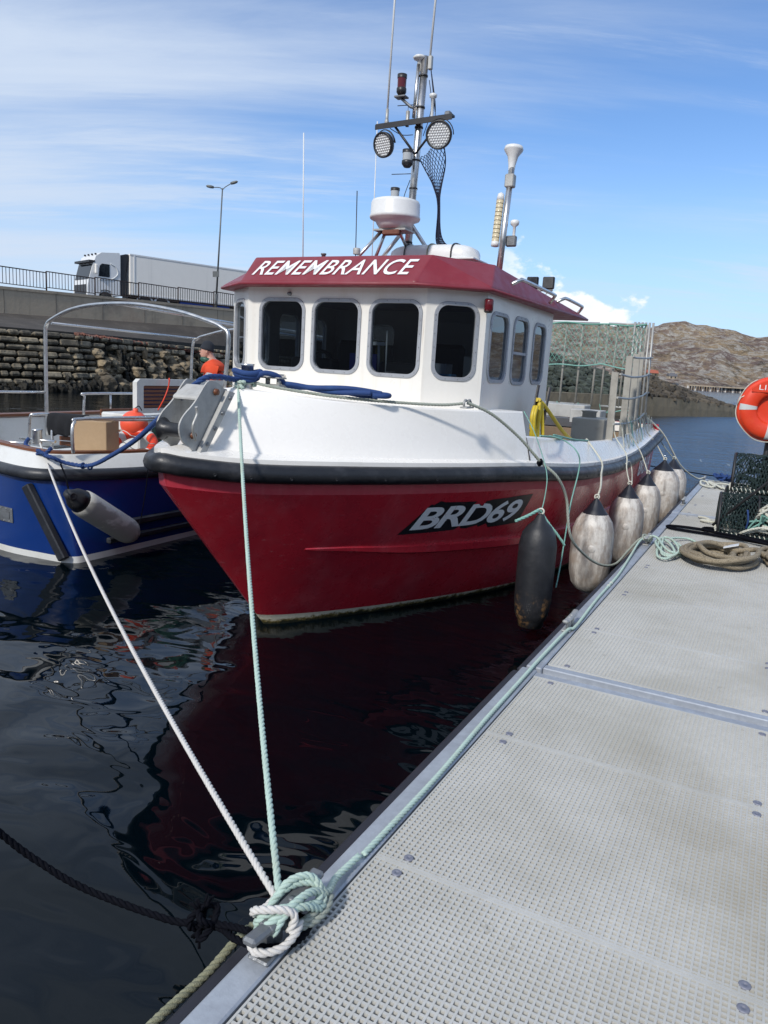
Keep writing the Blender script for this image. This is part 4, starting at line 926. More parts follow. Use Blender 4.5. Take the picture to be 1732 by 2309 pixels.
# samson post and fairleads on the foredeck
q = MB(); q.lathe([(.045, 0), (.045, .17), (.05, .175), (.05, .19), (.0, .19)], B(-.33, 0, 1.885), n=16); q.build('samson_post', 'steel', boat)
q = MB(); q.box(B(-.20, .14, 1.93), (.085, .05, .008), bev=.004); q.box(B(-.20, .14, 1.985), (.085, .05, .006), bev=.003); q.tube([B(-.20, .09, 1.92), B(-.20, .09, 1.985)], .018, 8); q.tube([B(-.20, .19, 1.92), B(-.20, .19, 1.985)], .018, 8); q.build('fairlead', 'alu', boat)
q = MB(); c = B(.62, 1.36, 1.845); q.box(c, (.03, .075, .006), bev=.004)
for k in (-1, 1): q.tube(cr([c+Vector((0, .06*k, 0)), c+Vector((.0, .07*k, .035)), c+Vector((0, .045*k, .055)), c+Vector((0, .018*k, .05))], 4), .010, 6)
q.build('open_chock', 'alu', boat)

# mast and its gear
def cyl(p0, p1, r, n=12): q = MB(); q.tube([p0, p1], r, n); return q
MS, MT = 2.28, -.06
def mp(z, ds=0.0, dt=0.0): return B(MS+ds, MT+.035*(z-3.1)+dt, z)
mast = cyl(mp(3.0), mp(5.05), .037, 16).build('mast', 'steel', boat)
for z in (3.35, 3.62, 3.86, 4.12, 4.42, 4.60, 4.88): q = MB(); q.tube([mp(z-.008), mp(z+.008)], .042, 12); q.build('band', 'black_plastic', mast)
cyl(mp(3.55, -.02), B(MS+.45, .22, 3.03), .02).build('mast_stay', 'steel', boat); cyl(mp(3.55), B(MS-.1, -.42, 3.04), .02).build('mast_stay', 'steel', boat)
# crosstree
q = MB(); a, b = mp(4.455, -.05, -.42), mp(4.48, -.05, .36); q.box((a+b)/2, (.41, .035, .012), ex=b-a, bev=.004); q.box((a+b)/2-Vector((0, .035, .02)), (.41, .006, .022), ex=b-a); xt = q.build('crosstree', 'black_plastic', mast)
for sg in (-1, 1): cyl(mp(4.17, -.03), mp(4.45, -.05, .25*sg), .012, 6).build('brace', 'black_plastic', mast)
def spot(c, n_, r=.118):
    c = Vector(c); n_ = Vector(n_).normalized(); q = MB(); q.lathe([(.0, -.07), (r*.6, -.065), (r*.95, -.03), (r, 0), (r, .02), (r*.88, .022), (r*.86, .008)], c, n_, 32); s_ = q.build('deck_spotlight', 'black_plastic', boat)
    q = MB(); q.lathe([(0, .006), (r*.87, .006)], c, n_, 28); q.build('reflector', 'glass_lens', s_)
    e1 = n_.cross(Vector((0, 0, 1))).normalized(); e2 = e1.cross(n_); q = MB()
    for i in range(-4, 5):
        for j in range(-4, 5):
            x = (i+.5*(j % 2))*.0255; y = j*.0225
            if math.hypot(x, y) < r*.80: q.lathe([(.0115, .0), (.009, .006), (.0, .009)], c+n_*.007+e1*x+e2*y, n_, 6)
    q.build('lens_array', 'lens_white', s_, kind='stuff')
    q = MB(); q.tube([c+e1*r*1.05*math.cos(R(a))+e2*r*1.12*math.sin(R(a))-n_*.03 for a in range(0, 181, 15)], .010, 6, flat=.5); q.build('bracket', 'black_plastic', s_)
spot(mp(4.255, -.12, -.31), (-.25, -1, -.30)); spot(mp(4.30, -.12, .28), (.10, -1, -.18), .128)
def lantern(c, r, h, lens, nm='mast_light', lab=None):
    q = MB(); q.lathe([(0, -.03), (r*.6, -.03), (r*1.05, 0), (r*1.05, h*.22), (r*.92, h*.25)], c, n=16); s_ = q.build(nm, 'black_plastic', mast, label=lab)
    q = MB(); q.lathe([(r*.92, h*.22), (r*.95, h*.8)], c, n=16); q.build('lens', lens, s_)
    q = MB(); q.lathe([(r*1.02, h*.78), (r*1.02, h), (0, h*1.03)], c, n=16); q.build('lens_cap', 'black_plastic', s_)
lantern(mp(4.74, -.05, -.20), .046, .16, 'red_lens', lab='dark red all-round mast light'); lantern(mp(4.06, -.12, -.03), .052, .13, 'glass_lens'); lantern(mp(3.74, -.05, -.17), .045, .125, 'glass_lens')
for z, l in ((4.70, .20), (3.66, .17)):
    q = MB(); q.box(mp(z, -.04, -l), (.06, .045, .008), bev=.003); q.tube([mp(z-.01, -.04, -l), mp(z-.09, -.02, -l*.5), mp(z-.12, 0, 0)], .014, 6); q.build('lamp_bracket', 'cast_grey', mast)
q = MB(); q.lathe([(.05, -.04), (.055, 0), (.05, .04)], mp(3.50, -.08, -.20), (0, -1, 0), 16); q.lathe([(.0, .036), (.045, .036)], mp(3.50, -.08, -.20), (0, -1, 0), 16); q.build('horn', 'alu', mast)
for z in (4.63, 4.0): cyl(mp(z, 0, 0), mp(z-.0, -.03, -.24), .004, 5).build('cable_stub', 'black_plastic', mast)
q = MB(); q.lathe([(.0, .03), (.05, .025), (.065, .008), (.055, -.005), (.02, -.015), (.014, -.11)], mp(5.03, -.02, -.05), n=18); q.build('satellite_antenna', 'white_plastic', mast)
cyl(mp(4.5, -.04, -.045), mp(4.98, -.03, -.05), .018, 8).build('conduit', 'steel', mast)
q = MB(); q.box(mp(4.99, 0, .06), (.02, .02, .06), bev=.005); q.build('antenna_clamp', 'alu', mast)
cyl(mp(5.0, 0, .05), mp(6.6, 0, .055), .011, 8).build('whip_antenna', 'white_plastic', mast)
q = MB(); a = mp(4.46, 0, -.36); q.tube([a, a+Vector((0, 0, .16))], .016, 8); q.lathe([(.02, 0), (.024, .02), (.02, .04)], a+Vector((0, 0, .02)), n=8); q.build('antenna_mount', 'alu', mast)
cyl(a+Vector((0, 0, .14)), a+Vector((.03, 0, 2.3)), .010, 8).build('whip_antenna', 'white_plastic', mast)
q = MB(); a = mp(4.48, 0, .13); q.lathe([(.014, 0), (.014, .19), (.035, .20), (.038, .225), (.02, .235), (0, .235)], a, n=14); q.build('gps_antenna', 'white_plastic', mast)
q = MB(); a = mp(4.44, 0, -.13); q.lathe([(.018, 0), (.02, .14), (.0, .15)], a, n=10); q.tube([a+Vector((0, 0, .15)), a+Vector((0, 0, .19))], .003, 5); q.build('stub_antenna', 'alu', mast)
q = MB(); a = mp(4.49, 0, .30); q.box(a+Vector((0, 0, .025)), (.03, .03, .025), bev=.01); q.build('camera_box', 'cast_grey', mast)
cols = []
for pts in ([mp(4.44, 0, -.32), mp(4.38, .03, -.2), mp(4.36, 0, -.06)], [mp(4.50, .02, .30), mp(4.52, .03, .15), mp(4.48, .02, .04)], [mp(4.85, .03, .05), mp(4.6, .05, .09), mp(4.35, .03, .04)], [mp(3.95, .03, -.06), mp(3.75, .02, -.11), mp(3.6, .02, -.04)], [mp(4.9, .03, .07), mp(4.65, .04, .13), mp(4.5, .03, .15)]):
    q = MB(); q.tube(cr(pts, 6), .004, 5); q.build('cable', 'black_plastic', mast)
# radar dome on its tripod
q = MB(); rc = B(1.88, -.01, 3.46); q.lathe([(.0, -.06), (.14, -.06), (.17, -.02), (.185, .01), (.235, .03), (.243, .05), (.235, .065), (.232, .17), (.222, .195), (.19, .205), (0, .207)], rc, n=40); q.build('radar_dome', 'white_plastic', boat)
q = MB(); q.box(rc+Vector((0, 0, -.072)), (.17, .11, .008)); q.build('radar_plate', 'alu', boat)
q = MB(); q.box(rc+Vector((.02, -.09, -.10)), (.09, .03, .025), bev=.01); q.build('radar_motor', 'rust_stone', boat)
for p0, p1 in (((1.80, -.10, 3.38), (1.60, -.30, 3.05)), ((1.84, -.08, 3.38), (1.92, -.26, 3.06)), ((1.9, .04, 3.38), (2.24, -.05, 3.3))): cyl(B(*p0), B(*p1), .016, 8).build('radar_leg', 'steel', boat)
# life raft canister
q = MB(); rows = []
for i in range(21):
    x = -1+2*i/20; e = (1-abs(x)**5)**.4 if abs(x) < 1 else 0.0; rows.append([B(2.35+.19*e*math.copysign(abs(math.cos(a))**.7, math.cos(a)), .22+.48*x, 3.18+(.15 if math.sin(a) > 0 else .085)*max(e, .02)*math.copysign(abs(math.sin(a))**.6, math.sin(a))) for a in [2*PI*k/28 for k in range(28)]])
q.grid(rows, True, True); lr = q.build('liferaft_canister', 'white_plastic', boat)
q = MB(); 
for off in (0, .018): q.tube([B(2.35+.197*math.cos(a), .22, 3.18) + Vector((-.49*math.cos(a)*0, 0, 0)) for a in (0, .01)], .001, 3)
q = MB(); q.box(B(2.35, .22, 3.178), (.49, .198, .009), bev=.004); q.build('canister_seam', 'white_plastic', lr)
for x in (-.25, .0, .25):
    q = MB(); pts = [B(2.35+.196*math.copysign(abs(math.cos(a))**.7, math.cos(a)), .22+x, 3.18+(.156 if math.sin(a) > 0 else .09)*math.copysign(abs(math.sin(a))**.6, math.sin(a))) for a in [2*PI*k/32 for k in range(32)]]
    q.tube(pts, .007, 6, closed=True); q.build('strap', 'black_plastic' if x else 'rope_olive', lr)
q = MB(); 
for t0 in (-.1, .5): q.box(B(2.35, t0, 3.075), (.03, .2, .03))
q.build('raft_cradle', 'alu', boat)
lq = MB(); lq.lathe([(.03, 0), (.032, .03), (.03, .05), (0, .055)], B(1.05, .07, 3.05), n=12); lq.build('vent_cap', 'plate_weather', boat)
# things along the roof
q = MB(); q.lathe([(.012, 0), (.012, .02), (.018, .025), (.020, .07), (.026, .072), (.026, .085), (0, .088)], B(1.5, -.55, 3.05), n=12); q.build('roof_lamp', 'cast_grey', boat)
cyl(B(1.8, -.98, 3.02), B(1.8, -1.03, 4.32), .0065, 6).build('whip_antenna', 'white_plastic', boat); cyl(B(2.6, -.83, 2.98), B(2.6, -.86, 3.95), .006, 6).build('whip_antenna', 'black_plastic', boat); cyl(B(3.0, -.85, 2.95), B(3.0, -.88, 4.76), .006, 6).build('whip_antenna', 'white_plastic', boat)
# second pole to port
a, b = B(2.33, .905, 2.95), B(2.47, .902, 4.04); cyl(a, b, .030, 12).build('antenna_pole', 'steel', boat)
q = MB(); c = B(2.47, .90, 4.02); q.lathe([(.030, 0), (.034, .05), (.052, .13), (.088, .18), (.092, .19), (.085, .215), (0, .225)], c, (0, .1, 1), 20); q.build('pole_antenna', 'white_plastic', boat)
q = MB(); q.box(B(2.45, .905, 3.92), (.045, .04, .06), bev=.01); q.build('pole_clamp', 'alu', boat)
q = MB(); d_ = (b-a).normalized(); q.lathe([(.0, 0), (.038, .01), (.038, .05), (.02, .051), (.02, .439), (.038, .44), (.030, .50), (0, .52)], a+d_*.36+Vector((-.075, 0, 0)), d_, 12); ll = q.build('light_stick', 'white_plastic', boat)
q = MB()
for k in range(10): q.lathe([(.037, .05+k*.04), (.037, .083+k*.04), (.031, .086+k*.04), (.031, .089+k*.04)], a+d_*.36+Vector((-.075, 0, 0)), d_, 12)
q.build('light_tube', 'lamp_amber', ll)
q = MB(); c = B(2.44, .99, 3.50); q.lathe([(.014, -.1), (.014, .0), (.04, .02), (.043, .05), (.03, .062), (0, .064)], c, n=14); q.build('gps_antenna', 'white_plastic', boat)
q = MB(); q.box(c+Vector((-.02, 0, -.13)), (.05, .025, .05), bev=.01); q.build('antenna_bracket', 'cast_grey', boat)
# pair of square work lights
q = MB(); q.tube([B(3.35, 1.02, 2.85), B(3.35, 1.02, 3.02)], .016, 8); q.tube([B(3.35, .88, 3.02), B(3.35, 1.16, 3.02)], .012, 8); q.tube([B(3.35, .93, 3.0), B(3.35, 1.02, 2.9)], .006, 5); q.tube([B(3.35, 1.11, 3.0), B(3.35, 1.02, 2.9)], .006, 5); wl = q.build('work_light_stand', 'alu', boat)
for t0 in (.935, 1.11):
    q = MB(); q.box(B(3.35, t0, 3.095), (.062, .022, .062), bev=.008); s_ = q.build('work_light', 'black_plastic', wl)
    q = MB()
    for k in range(-4, 5): q.box(B(3.326, t0+k*.012, 3.095), (.002, .006, .055))
    q.build('heat_fins', 'cast_grey', s_)
# nets hanging from the mast
def netline(q, P0, P1, Q0, Q1, nu, nv, r, pinch=None):
    def pt(u, v):
        a = P0.lerp(P1, v); b = Q0.lerp(Q1, v)
        if pinch: 
            c = pinch(v); m_ = c[0]; k = c[1]; a = m_+(a-b)*k*.5; b2 = m_-(P0.lerp(P1, v)-b)*k*.5; return a.lerp(b2, u)
        return a.lerp(b, u)
    for sgn in (1, -1):
        for i in range(-nv, nu+nv):
            pts = []
            for j in range(nv+1):
                u = (i+sgn*j*.5)/nu
                if -.001 <= u <= 1.001: pts.append(pt(u, j/nv))
            if len(pts) > 1: q.tube(pts, r, 3, caps=False)
q = MB(); cen = cr([mp(4.22, .05, .12), mp(3.98, .08, .20), mp(3.72, .12, .24), mp(3.4, .16, .26), B(2.5, .30, 3.32)], 6); wd = interp([(0, .26), (.15, .22), (.34, .09), (.45, .03), (.62, .03), (.8, .09), (1, .18)])
def np_(u, v):
    x = v*(len(cen)-1); i = min(int(x), len(cen)-2); c = cen[i].lerp(cen[i+1], x-i); return c+Vector(((u-.5)*wd(v), .05*math.sin(u*7+v*9)*wd(v)*3, (u-.5)*.35*max(0, .3-v)))
for sgn in (1, -1):
    for i in range(-36, 46):
        pts = [np_((i+sgn*j*.5)/9, j/34) for j in range(35) if -.001 <= (i+sgn*j*.5)/9 <= 1.001]
        if len(pts) > 1: q.tube(pts, .0034, 3, caps=False)
q.tube([np_(0, j/34) for j in range(35)], .006, 4); q.tube([np_(1, j/34) for j in range(35)], .006, 4)
q.build('rolled_net', 'net_blue', boat)
cyl(mp(4.95, .02, .06), mp(4.56, .04, .14), .005, 5).build('net_line', 'net_blue', boat)

# lobster-pot guard at the stern: barred frames and netting
def bar(nm, a, b, r, m_='slat_grey', par=None): return cyl(Vector(a), Vector(b), r, 8).build(nm, m_, par or boat)
g1 = thing('x', 'x', 'x') if False else None
fr1 = MB(); S_ = 7.45
for (t0, t1), nb in (((-1.5, .79), 9), ((.93, 1.50), 4)):
    z0, z1 = 1.72, 2.985
    frm = bar('guard_frame', B(S_, t0, z1), B(S_, t1, z1), .018, 'alu'); bar('lower_rail', B(S_, t0, z0), B(S_, t1, z0), .018, 'alu', frm)
    for k in range(nb+1):
        t = t0+(t1-t0)*k/nb; bar('guard_bar', B(S_, t, z0), B(S_, t, z1), .0175, 'slat_grey', frm)
# port quarter: slats with horizontal rods
sl_ = [(4.72, 1.66, 2.22, .06), (5.55, 1.66, 2.45, .06), (6.15, 1.65, 2.50, .05), (6.65, 1.62, 2.55, .05)]
for s, t, zt, lean in sl_:
    q = MB(); a, b = B(s-.02, t+.0, capz(s)-.1), B(s+lean, t-.03, zt); q.box((a+b)/2, (.042, .014, (b-a).length/2), ex=(1, 0, 0), ey=(0, 1, 0), ez=b-a, bev=.004); q.build('guard_slat', 'slat_grey', boat)
for k in range(6):
    s = 7.45+.02*k; q = MB(); q.tube([B(s, 1.34+.055*k, capz(s)-.05), B(s-.03, 1.33+.05*k, 3.02)], .017, 8); q.build('guard_bar', 'alu', boat)
for z, s0 in ((1.60, 4.65), (1.92, 4.70), (2.20, 4.72), (2.45, 5.5)):
    q = MB(); q.tube(cr([B(s0, 1.70, z), B(5.6, 1.70, z-.02), B(6.6, 1.68, z+.01), B(7.5, 1.60, z+.05), B(7.62, 1.62, z+.05)], 5), .014, 6); q.build('guard_rod', 'alu', boat)
# green netting on the guard
q = MB()
def netpt(u, v):
    t = -1.5+3.0*u; return B(S_-.03-.05*math.sin(v*PI), t, 2.99-1.32*v+.02*math.sin(u*25)-(.035*math.sin(u*PI*3)**2))
NU, NV = 40, 24
for sgn in (1, -1):
    for i in range(-NV, NU+NV):
        pts = [netpt((i+sgn*j*.5)/NU, j/NV) for j in range(NV+1) if 0 <= (i+sgn*j*.5)/NU <= 1 and (j/NV < .46)]
        if len(pts) > 1: q.tube(pts, .0042, 3, caps=False)
q.tube([netpt(k/80, 0) for k in range(81)], .012, 5)
q.build('guard_net', 'net_green', boat)
q = MB(); pts = [netpt(k/60, .46) - Vector((0, 0, .05*abs(math.sin(k/60*PI*2.5)))) for k in range(61)]; twist(q, pts, .012, .08, 4); 
pts = [netpt(k/60, .96)-Vector((0, 0, .10*abs(math.sin(k/60*PI*3.2)))) for k in range(61)]; twist(q, pts, .010, .08, 4); q.build('net_rope', 'rope_turq', boat)
q = MB()
for k in range(9):
    t = -1.45+.34*k; q.tube(cr([B(S_-.04, t, 1.75), B(S_-.1, t+.08, 1.60), B(S_-.04, t+.2, 1.72)], 5), .006, 4)
q.build('net_loop', 'net_green', boat)
# stern fittings: hauler table, boxes, wooden boards
q = MB(); q.box(B(5.0, 1.38, 1.28), (.20, .30, .36), bev=.01); q.build('steel_bin', 'slat_grey', boat)
q = MB(); q.box(B(7.2, .25, 1.62), (.55, .2, .10), bev=.01); q.build('tray', 'plate_weather', boat)
q = MB(); q.box(B(6.6, .95, 1.58), (.22, .2, .10), bev=.01); q.build('tray', 'plate_weather', boat)
q = MB(); q.box(B(6.9, .1, 1.18), (1.3, .03, .19), bev=.005); q.build('pound_board', 'wood_board', boat); q = MB(); q.box(B(6.85, .72, 1.25), (.035, .035, .3)); q.build('board_post', 'alu', boat)
q = MB(); q.lathe([(.09, 0), (.09, .45), (.11, .47), (.0, .48)], B(5.1, 1.30, 1.25), n=16); q.build('hauler_drum', 'slat_grey', boat)
for a, b in (((2.0, 1.46, 1.62), (2.14, 1.46, 2.03)), ((2.25, 1.5, 1.62), (2.38, 1.5, 2.0))): q = MB(); q.box((B(*a)+B(*b))/2, (.006, .03, .22), ez=B(*b)-B(*a)); q.build('hose_bracket', 'black_plastic', boat)
# port number on the quarter
vs2, fs2 = text_mesh('BRD69', .0, .02); mb = MB()
for f in fs2: mb.face([(lambda p: BB_((p[0], p[1]+.006, p[2])))(on_hull(6.35+.95*vs2[i][0], .80+.25*vs2[i][1])) for i in f])
mb.build('quarter_lettering', 'decal_white', boat)

# ------------------------------------------------------------------ blue boat rafted alongside
bb = thing('passenger_boat', 'dark blue open boat with white topsides and teak rails on the left', 'boat', (-7.2, 6.5, 0))
wl_ = cr([Vector(p) for p in ((-9.2, 5.75, 0), (-8.2, 5.25, 0), (-7.05, 5.06, 0), (-6.45, 5.08, 0), (-6.10, 5.15, 0), (-6.04, 5.4, 0), (-6.05, 6.4, 0), (-6.07, 8, 0), (-6.15, 10, 0), (-6.6, 12.5, 0), (-7.6, 14.5, 0))], 6)
st_ = cr([Vector(p) for p in ((-9.35, 5.75, .90), (-8.3, 5.28, .90), (-7.17, 5.08, .885), (-6.62, 5.0, .88), (-6.34, 5.08, .875), (-6.18, 5.40, .865), (-6.05, 6.2, .84), (-6.0, 8, .80), (-6.1, 10, .79), (-6.6, 12.5, .82), (-7.6, 14.8, .9))], 6)
def bl(i, h): return wl_[i].lerp(st_[i], h) + Vector((0, 0, 0))
NB = len(wl_)
mb = MB(); mb.grid([[wl_[i].lerp(st_[i], h)+Vector((0, 0, 0)) for i in range(NB)] for h in (.075, .2, .35, .5, .65, .8, 1.0)], True); mb.build('hull', 'blue_hull', bb)
mb = MB(); mb.grid([[wl_[i].lerp(st_[i], h)+Vector((0, 0, 0)) for i in range(NB)] for h in (-.35, -.05, 0, .075)], True); mb.build('boot_stripe', 'blue_white', bb)
out_dir = []
for i in range(NB):
    a, b = st_[max(0, i-1)], st_[min(NB-1, i+1)]; d_ = (b-a); d_.z = 0; d_.normalize(); out_dir.append(Vector((d_.y, -d_.x, 0)))
mb = MB(); mb.tube([st_[i]+out_dir[i]*.015 for i in range(NB)], .062, 12); mb.build('rubbing_strake', 'rubber_blue', bb)
mb = MB(); rows = [[st_[i]+Vector((0, 0, .05)) for i in range(NB)], [st_[i]-out_dir[i]*.02+Vector((0, 0, .065)) for i in range(NB)], [st_[i]-out_dir[i]*.075+Vector((0, 0, .185)) for i in range(NB)], [st_[i]-out_dir[i]*.10+Vector((0, 0, .195)) for i in range(NB)], [st_[i]-out_dir[i]*.24+Vector((0, 0, .20)) for i in range(NB)], [st_[i]-out_dir[i]*.26+Vector((0, 0, -.3)) for i in range(NB)]]
mb.grid(rows, True); mb.build('topsides', 'blue_white', bb)
mb = MB(); rows = [[st_[i]-out_dir[i]*k+Vector((0, 0, z)) for i in range(NB)] for k, z in ((.115, .197), (.115, .222), (.215, .224), (.215, .197))]; mb.grid(rows, False); mb.build('teak_rail', 'wood_dark', bb)
deck_pts = [st_[i]-out_dir[i]*.25 for i in range(NB)]
mb = MB(); mb.grid([[Vector((p.x, p.y, .62)) for p in deck_pts], [Vector((-9.6, max(p.y, 5.6), .62)) for p in deck_pts]], False); mb.build('deck', 'blue_white', bb)
mb = MB(); mb.box((-8.0, 5.62, .98), (1.6, .26, .012), bev=.005); mb.build('stern_deck', 'blue_white', bb)
# far side of the boat
mb = MB(); mb.box((-9.25, 9.2, .95), (.06, 3.7, .22), bev=.02); mb.build('far_side', 'blue_white', bb)
mb = MB(); mb.box((-9.25, 9.2, 1.19), (.09, 3.7, .018), bev=.006); mb.build('teak_rail', 'wood_dark', bb)
# rubber strips and plate on the hull
def strip(a, b, n_, w_, th, nm, m_='rubber_blue', par=None):
    q = MB(); a, b = Vector(a), Vector(b); d_ = (b-a).normalized(); n_ = Vector(n_).normalized(); e = d_.cross(n_).normalized(); q.box((a+b)/2+n_*th*.4, (w_, (b-a).length/2, th), ex=e, ey=d_, ez=n_, bev=.012); return q.build(nm, m_, par or bb)
strip((-6.52, 5.0, .76), (-6.14, 5.11, .04), (-.1, -1, -.05), .06, .035, 'corner_fender')
strip((-6.03, 5.62, .33), (-6.05, 9.6, .30), (1, 0, 0), .035, .03, 'side_strip'); strip((-6.04, 5.55, .17), (-6.06, 9.6, .15), (1, 0, 0), .03, .03, 'side_strip')
pl_ = MB(); pc = Vector((-6.93, 5.045, .40)); pl_.box(pc, (.115, .008, .075), ex=(1, -.04, .0), ez=(-.02, 0, 1)); pp = pl_.build('vent_plate', 'cast_grey', bb)
pl_ = MB(); pl_.box(pc-Vector((0, .010, 0)), (.07, .004, .035), ex=(1, -.04, .0)); pl_.build('vent_flap', 'cast_grey', pp)
for i in range(10):
    x = -.10+.04*(i % 6) if i < 6 else (-.10 if i % 2 else .10); z = .065 if i < 6 and i % 2 else (-.065 if i < 6 else 0); q = MB(); q.lathe([(0, .006), (.006, .004), (.007, 0)], pc+Vector((x, -.010, z)), (0, -1, 0), 8); q.build('plate_bolt', 'alu', pp)
# canopy frame
def st_tube(pts, r=.024, nm='canopy_tube', per=6, par=None, m_='steel'): q = MB(); q.tube(cr(pts, per), r, 10); return q.build(nm, m_, par or bb)
st_tube([(-9.1, 7.3, .9), (-9.09, 7.3, 1.5), (-9.08, 7.3, 2.24), (-9.05, 7.3, 2.41), (-8.92, 7.3, 2.5), (-8.55, 7.3, 2.63), (-8.04, 7.3, 2.70), (-7.39, 7.3, 2.71), (-6.73, 7.3, 2.64), (-6.26, 7.3, 2.54), (-6.02, 7.3, 2.46), (-5.92, 7.3, 2.33), (-5.98, 7.3, 1.7), (-6.15, 7.3, .9)], .026, 'canopy_hoop')
st_tube([(-9.17, 10.3, .9), (-9.13, 10.3, 2.2), (-9.03, 10.3, 2.40), (-8.8, 10.3, 2.48), (-8.3, 10.3, 2.58), (-7.5, 10.3, 2.62), (-6.7, 10.3, 2.55), (-6.2, 10.3, 2.4), (-6.1, 10.3, 1.9), (-6.2, 10.3, .9)], .024, 'canopy_hoop')
st_tube([(-9.02, 7.35, 2.44), (-9.04, 10.3, 2.41)], .018, 'canopy_bar', 1); st_tube([(-6.2, 7.3, 2.52), (-6.25, 10.3, 2.45)], .018, 'canopy_bar', 1); st_tube([(-7.7, 7.3, 2.71), (-7.6, 10.3, 2.62)], .018, 'canopy_bar', 1)
# near rail, far rail, stern rail
st_tube([(-6.25, 5.32, 1.08), (-6.26, 5.32, 1.30), (-6.27, 5.36, 1.39), (-6.29, 5.47, 1.415), (-6.32, 6.6, 1.40), (-6.3, 8.2, 1.38), (-6.3, 8.3, 1.3), (-6.3, 8.3, 1.05)], .018, 'grab_rail', 4)
st_tube([(-8.5, 7.42, 1.22), (-8.5, 7.44, 1.48), (-8.5, 7.5, 1.52), (-8.5, 8.9, 1.52)], .018, 'grab_rail', 4); st_tube([(-8.5, 7.9, 1.22), (-8.5, 7.9, 1.52)], .014, 'rail_post', 1)
st_tube([(-9.09, 7.28, 1.50), (-9.2, 6.4, 1.50), (-9.4, 5.6, 1.50)], .018, 'grab_rail', 2)
# mooring post with cross bar
q = MB(); q.lathe([(.05, 0), (.05, .14), (.054, .145), (.054, .16), (0, .162)], (-7.03, 5.52, 1.085), n=20); q.tube([(-7.25, 5.48, 1.13), (-6.80, 5.56, 1.13)], .016, 10); mp_ = q.build('mooring_post', 'steel', bb)
for k in range(3): q = MB(); q.tube([(-8.1+.12*k, 5.45, 1.02+.015*k), (-7.35+.06*k, 5.5+.04*k, 1.03+.02*k)], .016, 8); q.build('deck_fitting', 'steel', bb)
# bench with steel frame at the stern
bn = bb
st_tube([(-7.30, 5.62, 1.02), (-7.28, 5.63, 1.34), (-7.24, 5.66, 1.38), (-7.17, 5.78, 1.385), (-7.15, 5.80, 1.34), (-7.10, 5.76, 1.02)], .016, 'bench_frame', 4)
for k in range(4): q = MB(); q.box((-6.98, 5.98, 1.06+.058*k), (.20, .012, .023), ex=(1, .28, 0), ey=(-.28, 1, 0), bev=.004); q.build('bench_slat', 'wood_dark', bb)
st_tube([(-7.15, 5.85, 1.375), (-6.55, 6.0, 1.37), (-6.4, 6.6, 1.36)], .014, 'bench_frame', 3)
# far bench
for k in range(3): q = MB(); q.box((-8.35, 8.2, 1.20+.05*k), (.015, .62, .02), bev=.004); q.build('bench_slat', 'wood_dark', bb)
for k in range(6): q = MB(); q.box((-7.45+.0*k, 7.0+.11*k, 1.14), (.6, .045, .012), bev=.004); q.build('bench_slat', 'wood_dark', bb)
# white seat back with teak slats
so_ = Vector((-7.0, 6.92, 1.38)); sb = MB(); ey_ = Vector((0, 1, 0))
fnp = lambda x, y, d: so_+Vector((-d, x, y))
sb.prism([(0, 0), (1.65, 0), (1.65, .42), (.05, .42), (0, .38)], [rrect(.53, .20, .84, .28, .02, 3)], fnp, .07); seat = sb.build('seat_back', 'blue_white', bb)
q = MB(); q.box(so_+Vector((-.05, .5, .2)), (.008, .45, .15)); q.build('seat_backing', 'blue_panel', seat)
for k in range(6): q = MB(); q.box(so_+Vector((-.02, .53, .083+.047*k)), (.012, .41, .016), bev=.003); q.build('slat', 'wood_dark', seat)
q = MB(); q.box(so_+Vector((-.35, .9, -.25)), (.33, .85, .22), bev=.02); q.build('seat_box', 'blue_white', bb)
# cargo on board
cb = MB(); cb.box((-6.66, 5.98, 1.17), (.20, .135, .185), ex=(.955, .30, 0), ey=(-.30, .955, 0), bev=.006)
bx = cb.build('cardboard_box', 'cardboard', org=(-6.62, 5.98, .98), label='plain brown cardboard box on the deck beside the orange buoy', cat='box')
cb = MB(); cb.box((-6.66, 5.98, 1.357), (.202, .02, .0015), ex=(.955, .30, 0), ey=(-.30, .955, 0)); cb.build('tape', 'wood_board', bx)
q = MB(); rows = []
for i in range(17):
    x = i/16; row_ = []
    for j in range(13):
        y = j/12; row_.append(Vector((-7.16+.40*x, 5.80+.12*x-.03*math.sin(y*3), 1.405-.245*max(0, y-.12)/.88+.012*math.sin(x*17+y*3)*y-.0*x)) + Vector((.0, .06*(1-y/.12) if y < .12 else -.02-.012*math.sin(x*21+y*2)*y, 0)))
    rows.append(row_)
q.grid(rows, True); cl = q.build('draped_cloth', 'cloth_black', org=(-7, 5.85, 1.2), label='black cloth hung over the bench frame left of the cardboard box', cat='cloth'); m_ = cl.modifiers.new('s', 'SOLIDIFY'); m_.thickness = .008
q = MB(); c = Vector((-6.62, 6.50, 1.30)); q.lathe([(0, -.155)]+[(.155*math.sin(R(a)), -.155*math.cos(R(a))) for a in range(8, 172, 8)]+[(.03, .16), (.028, .185), (0, .19)], c, (.25, -.1, 1), 32)
by = q.build('buoy', 'orange_buoy', org=c, label='round orange inflatable buoy on the blue boat between box and green crate', cat='buoy')
q = MB(); q.tube(cr([c+Vector((.02, -.02, .17)), c+Vector((.07, 0, .21)), c+Vector((.10, .02, .16))], 5), .006, 5); q.build('eye_rope', 'rope_black', by)
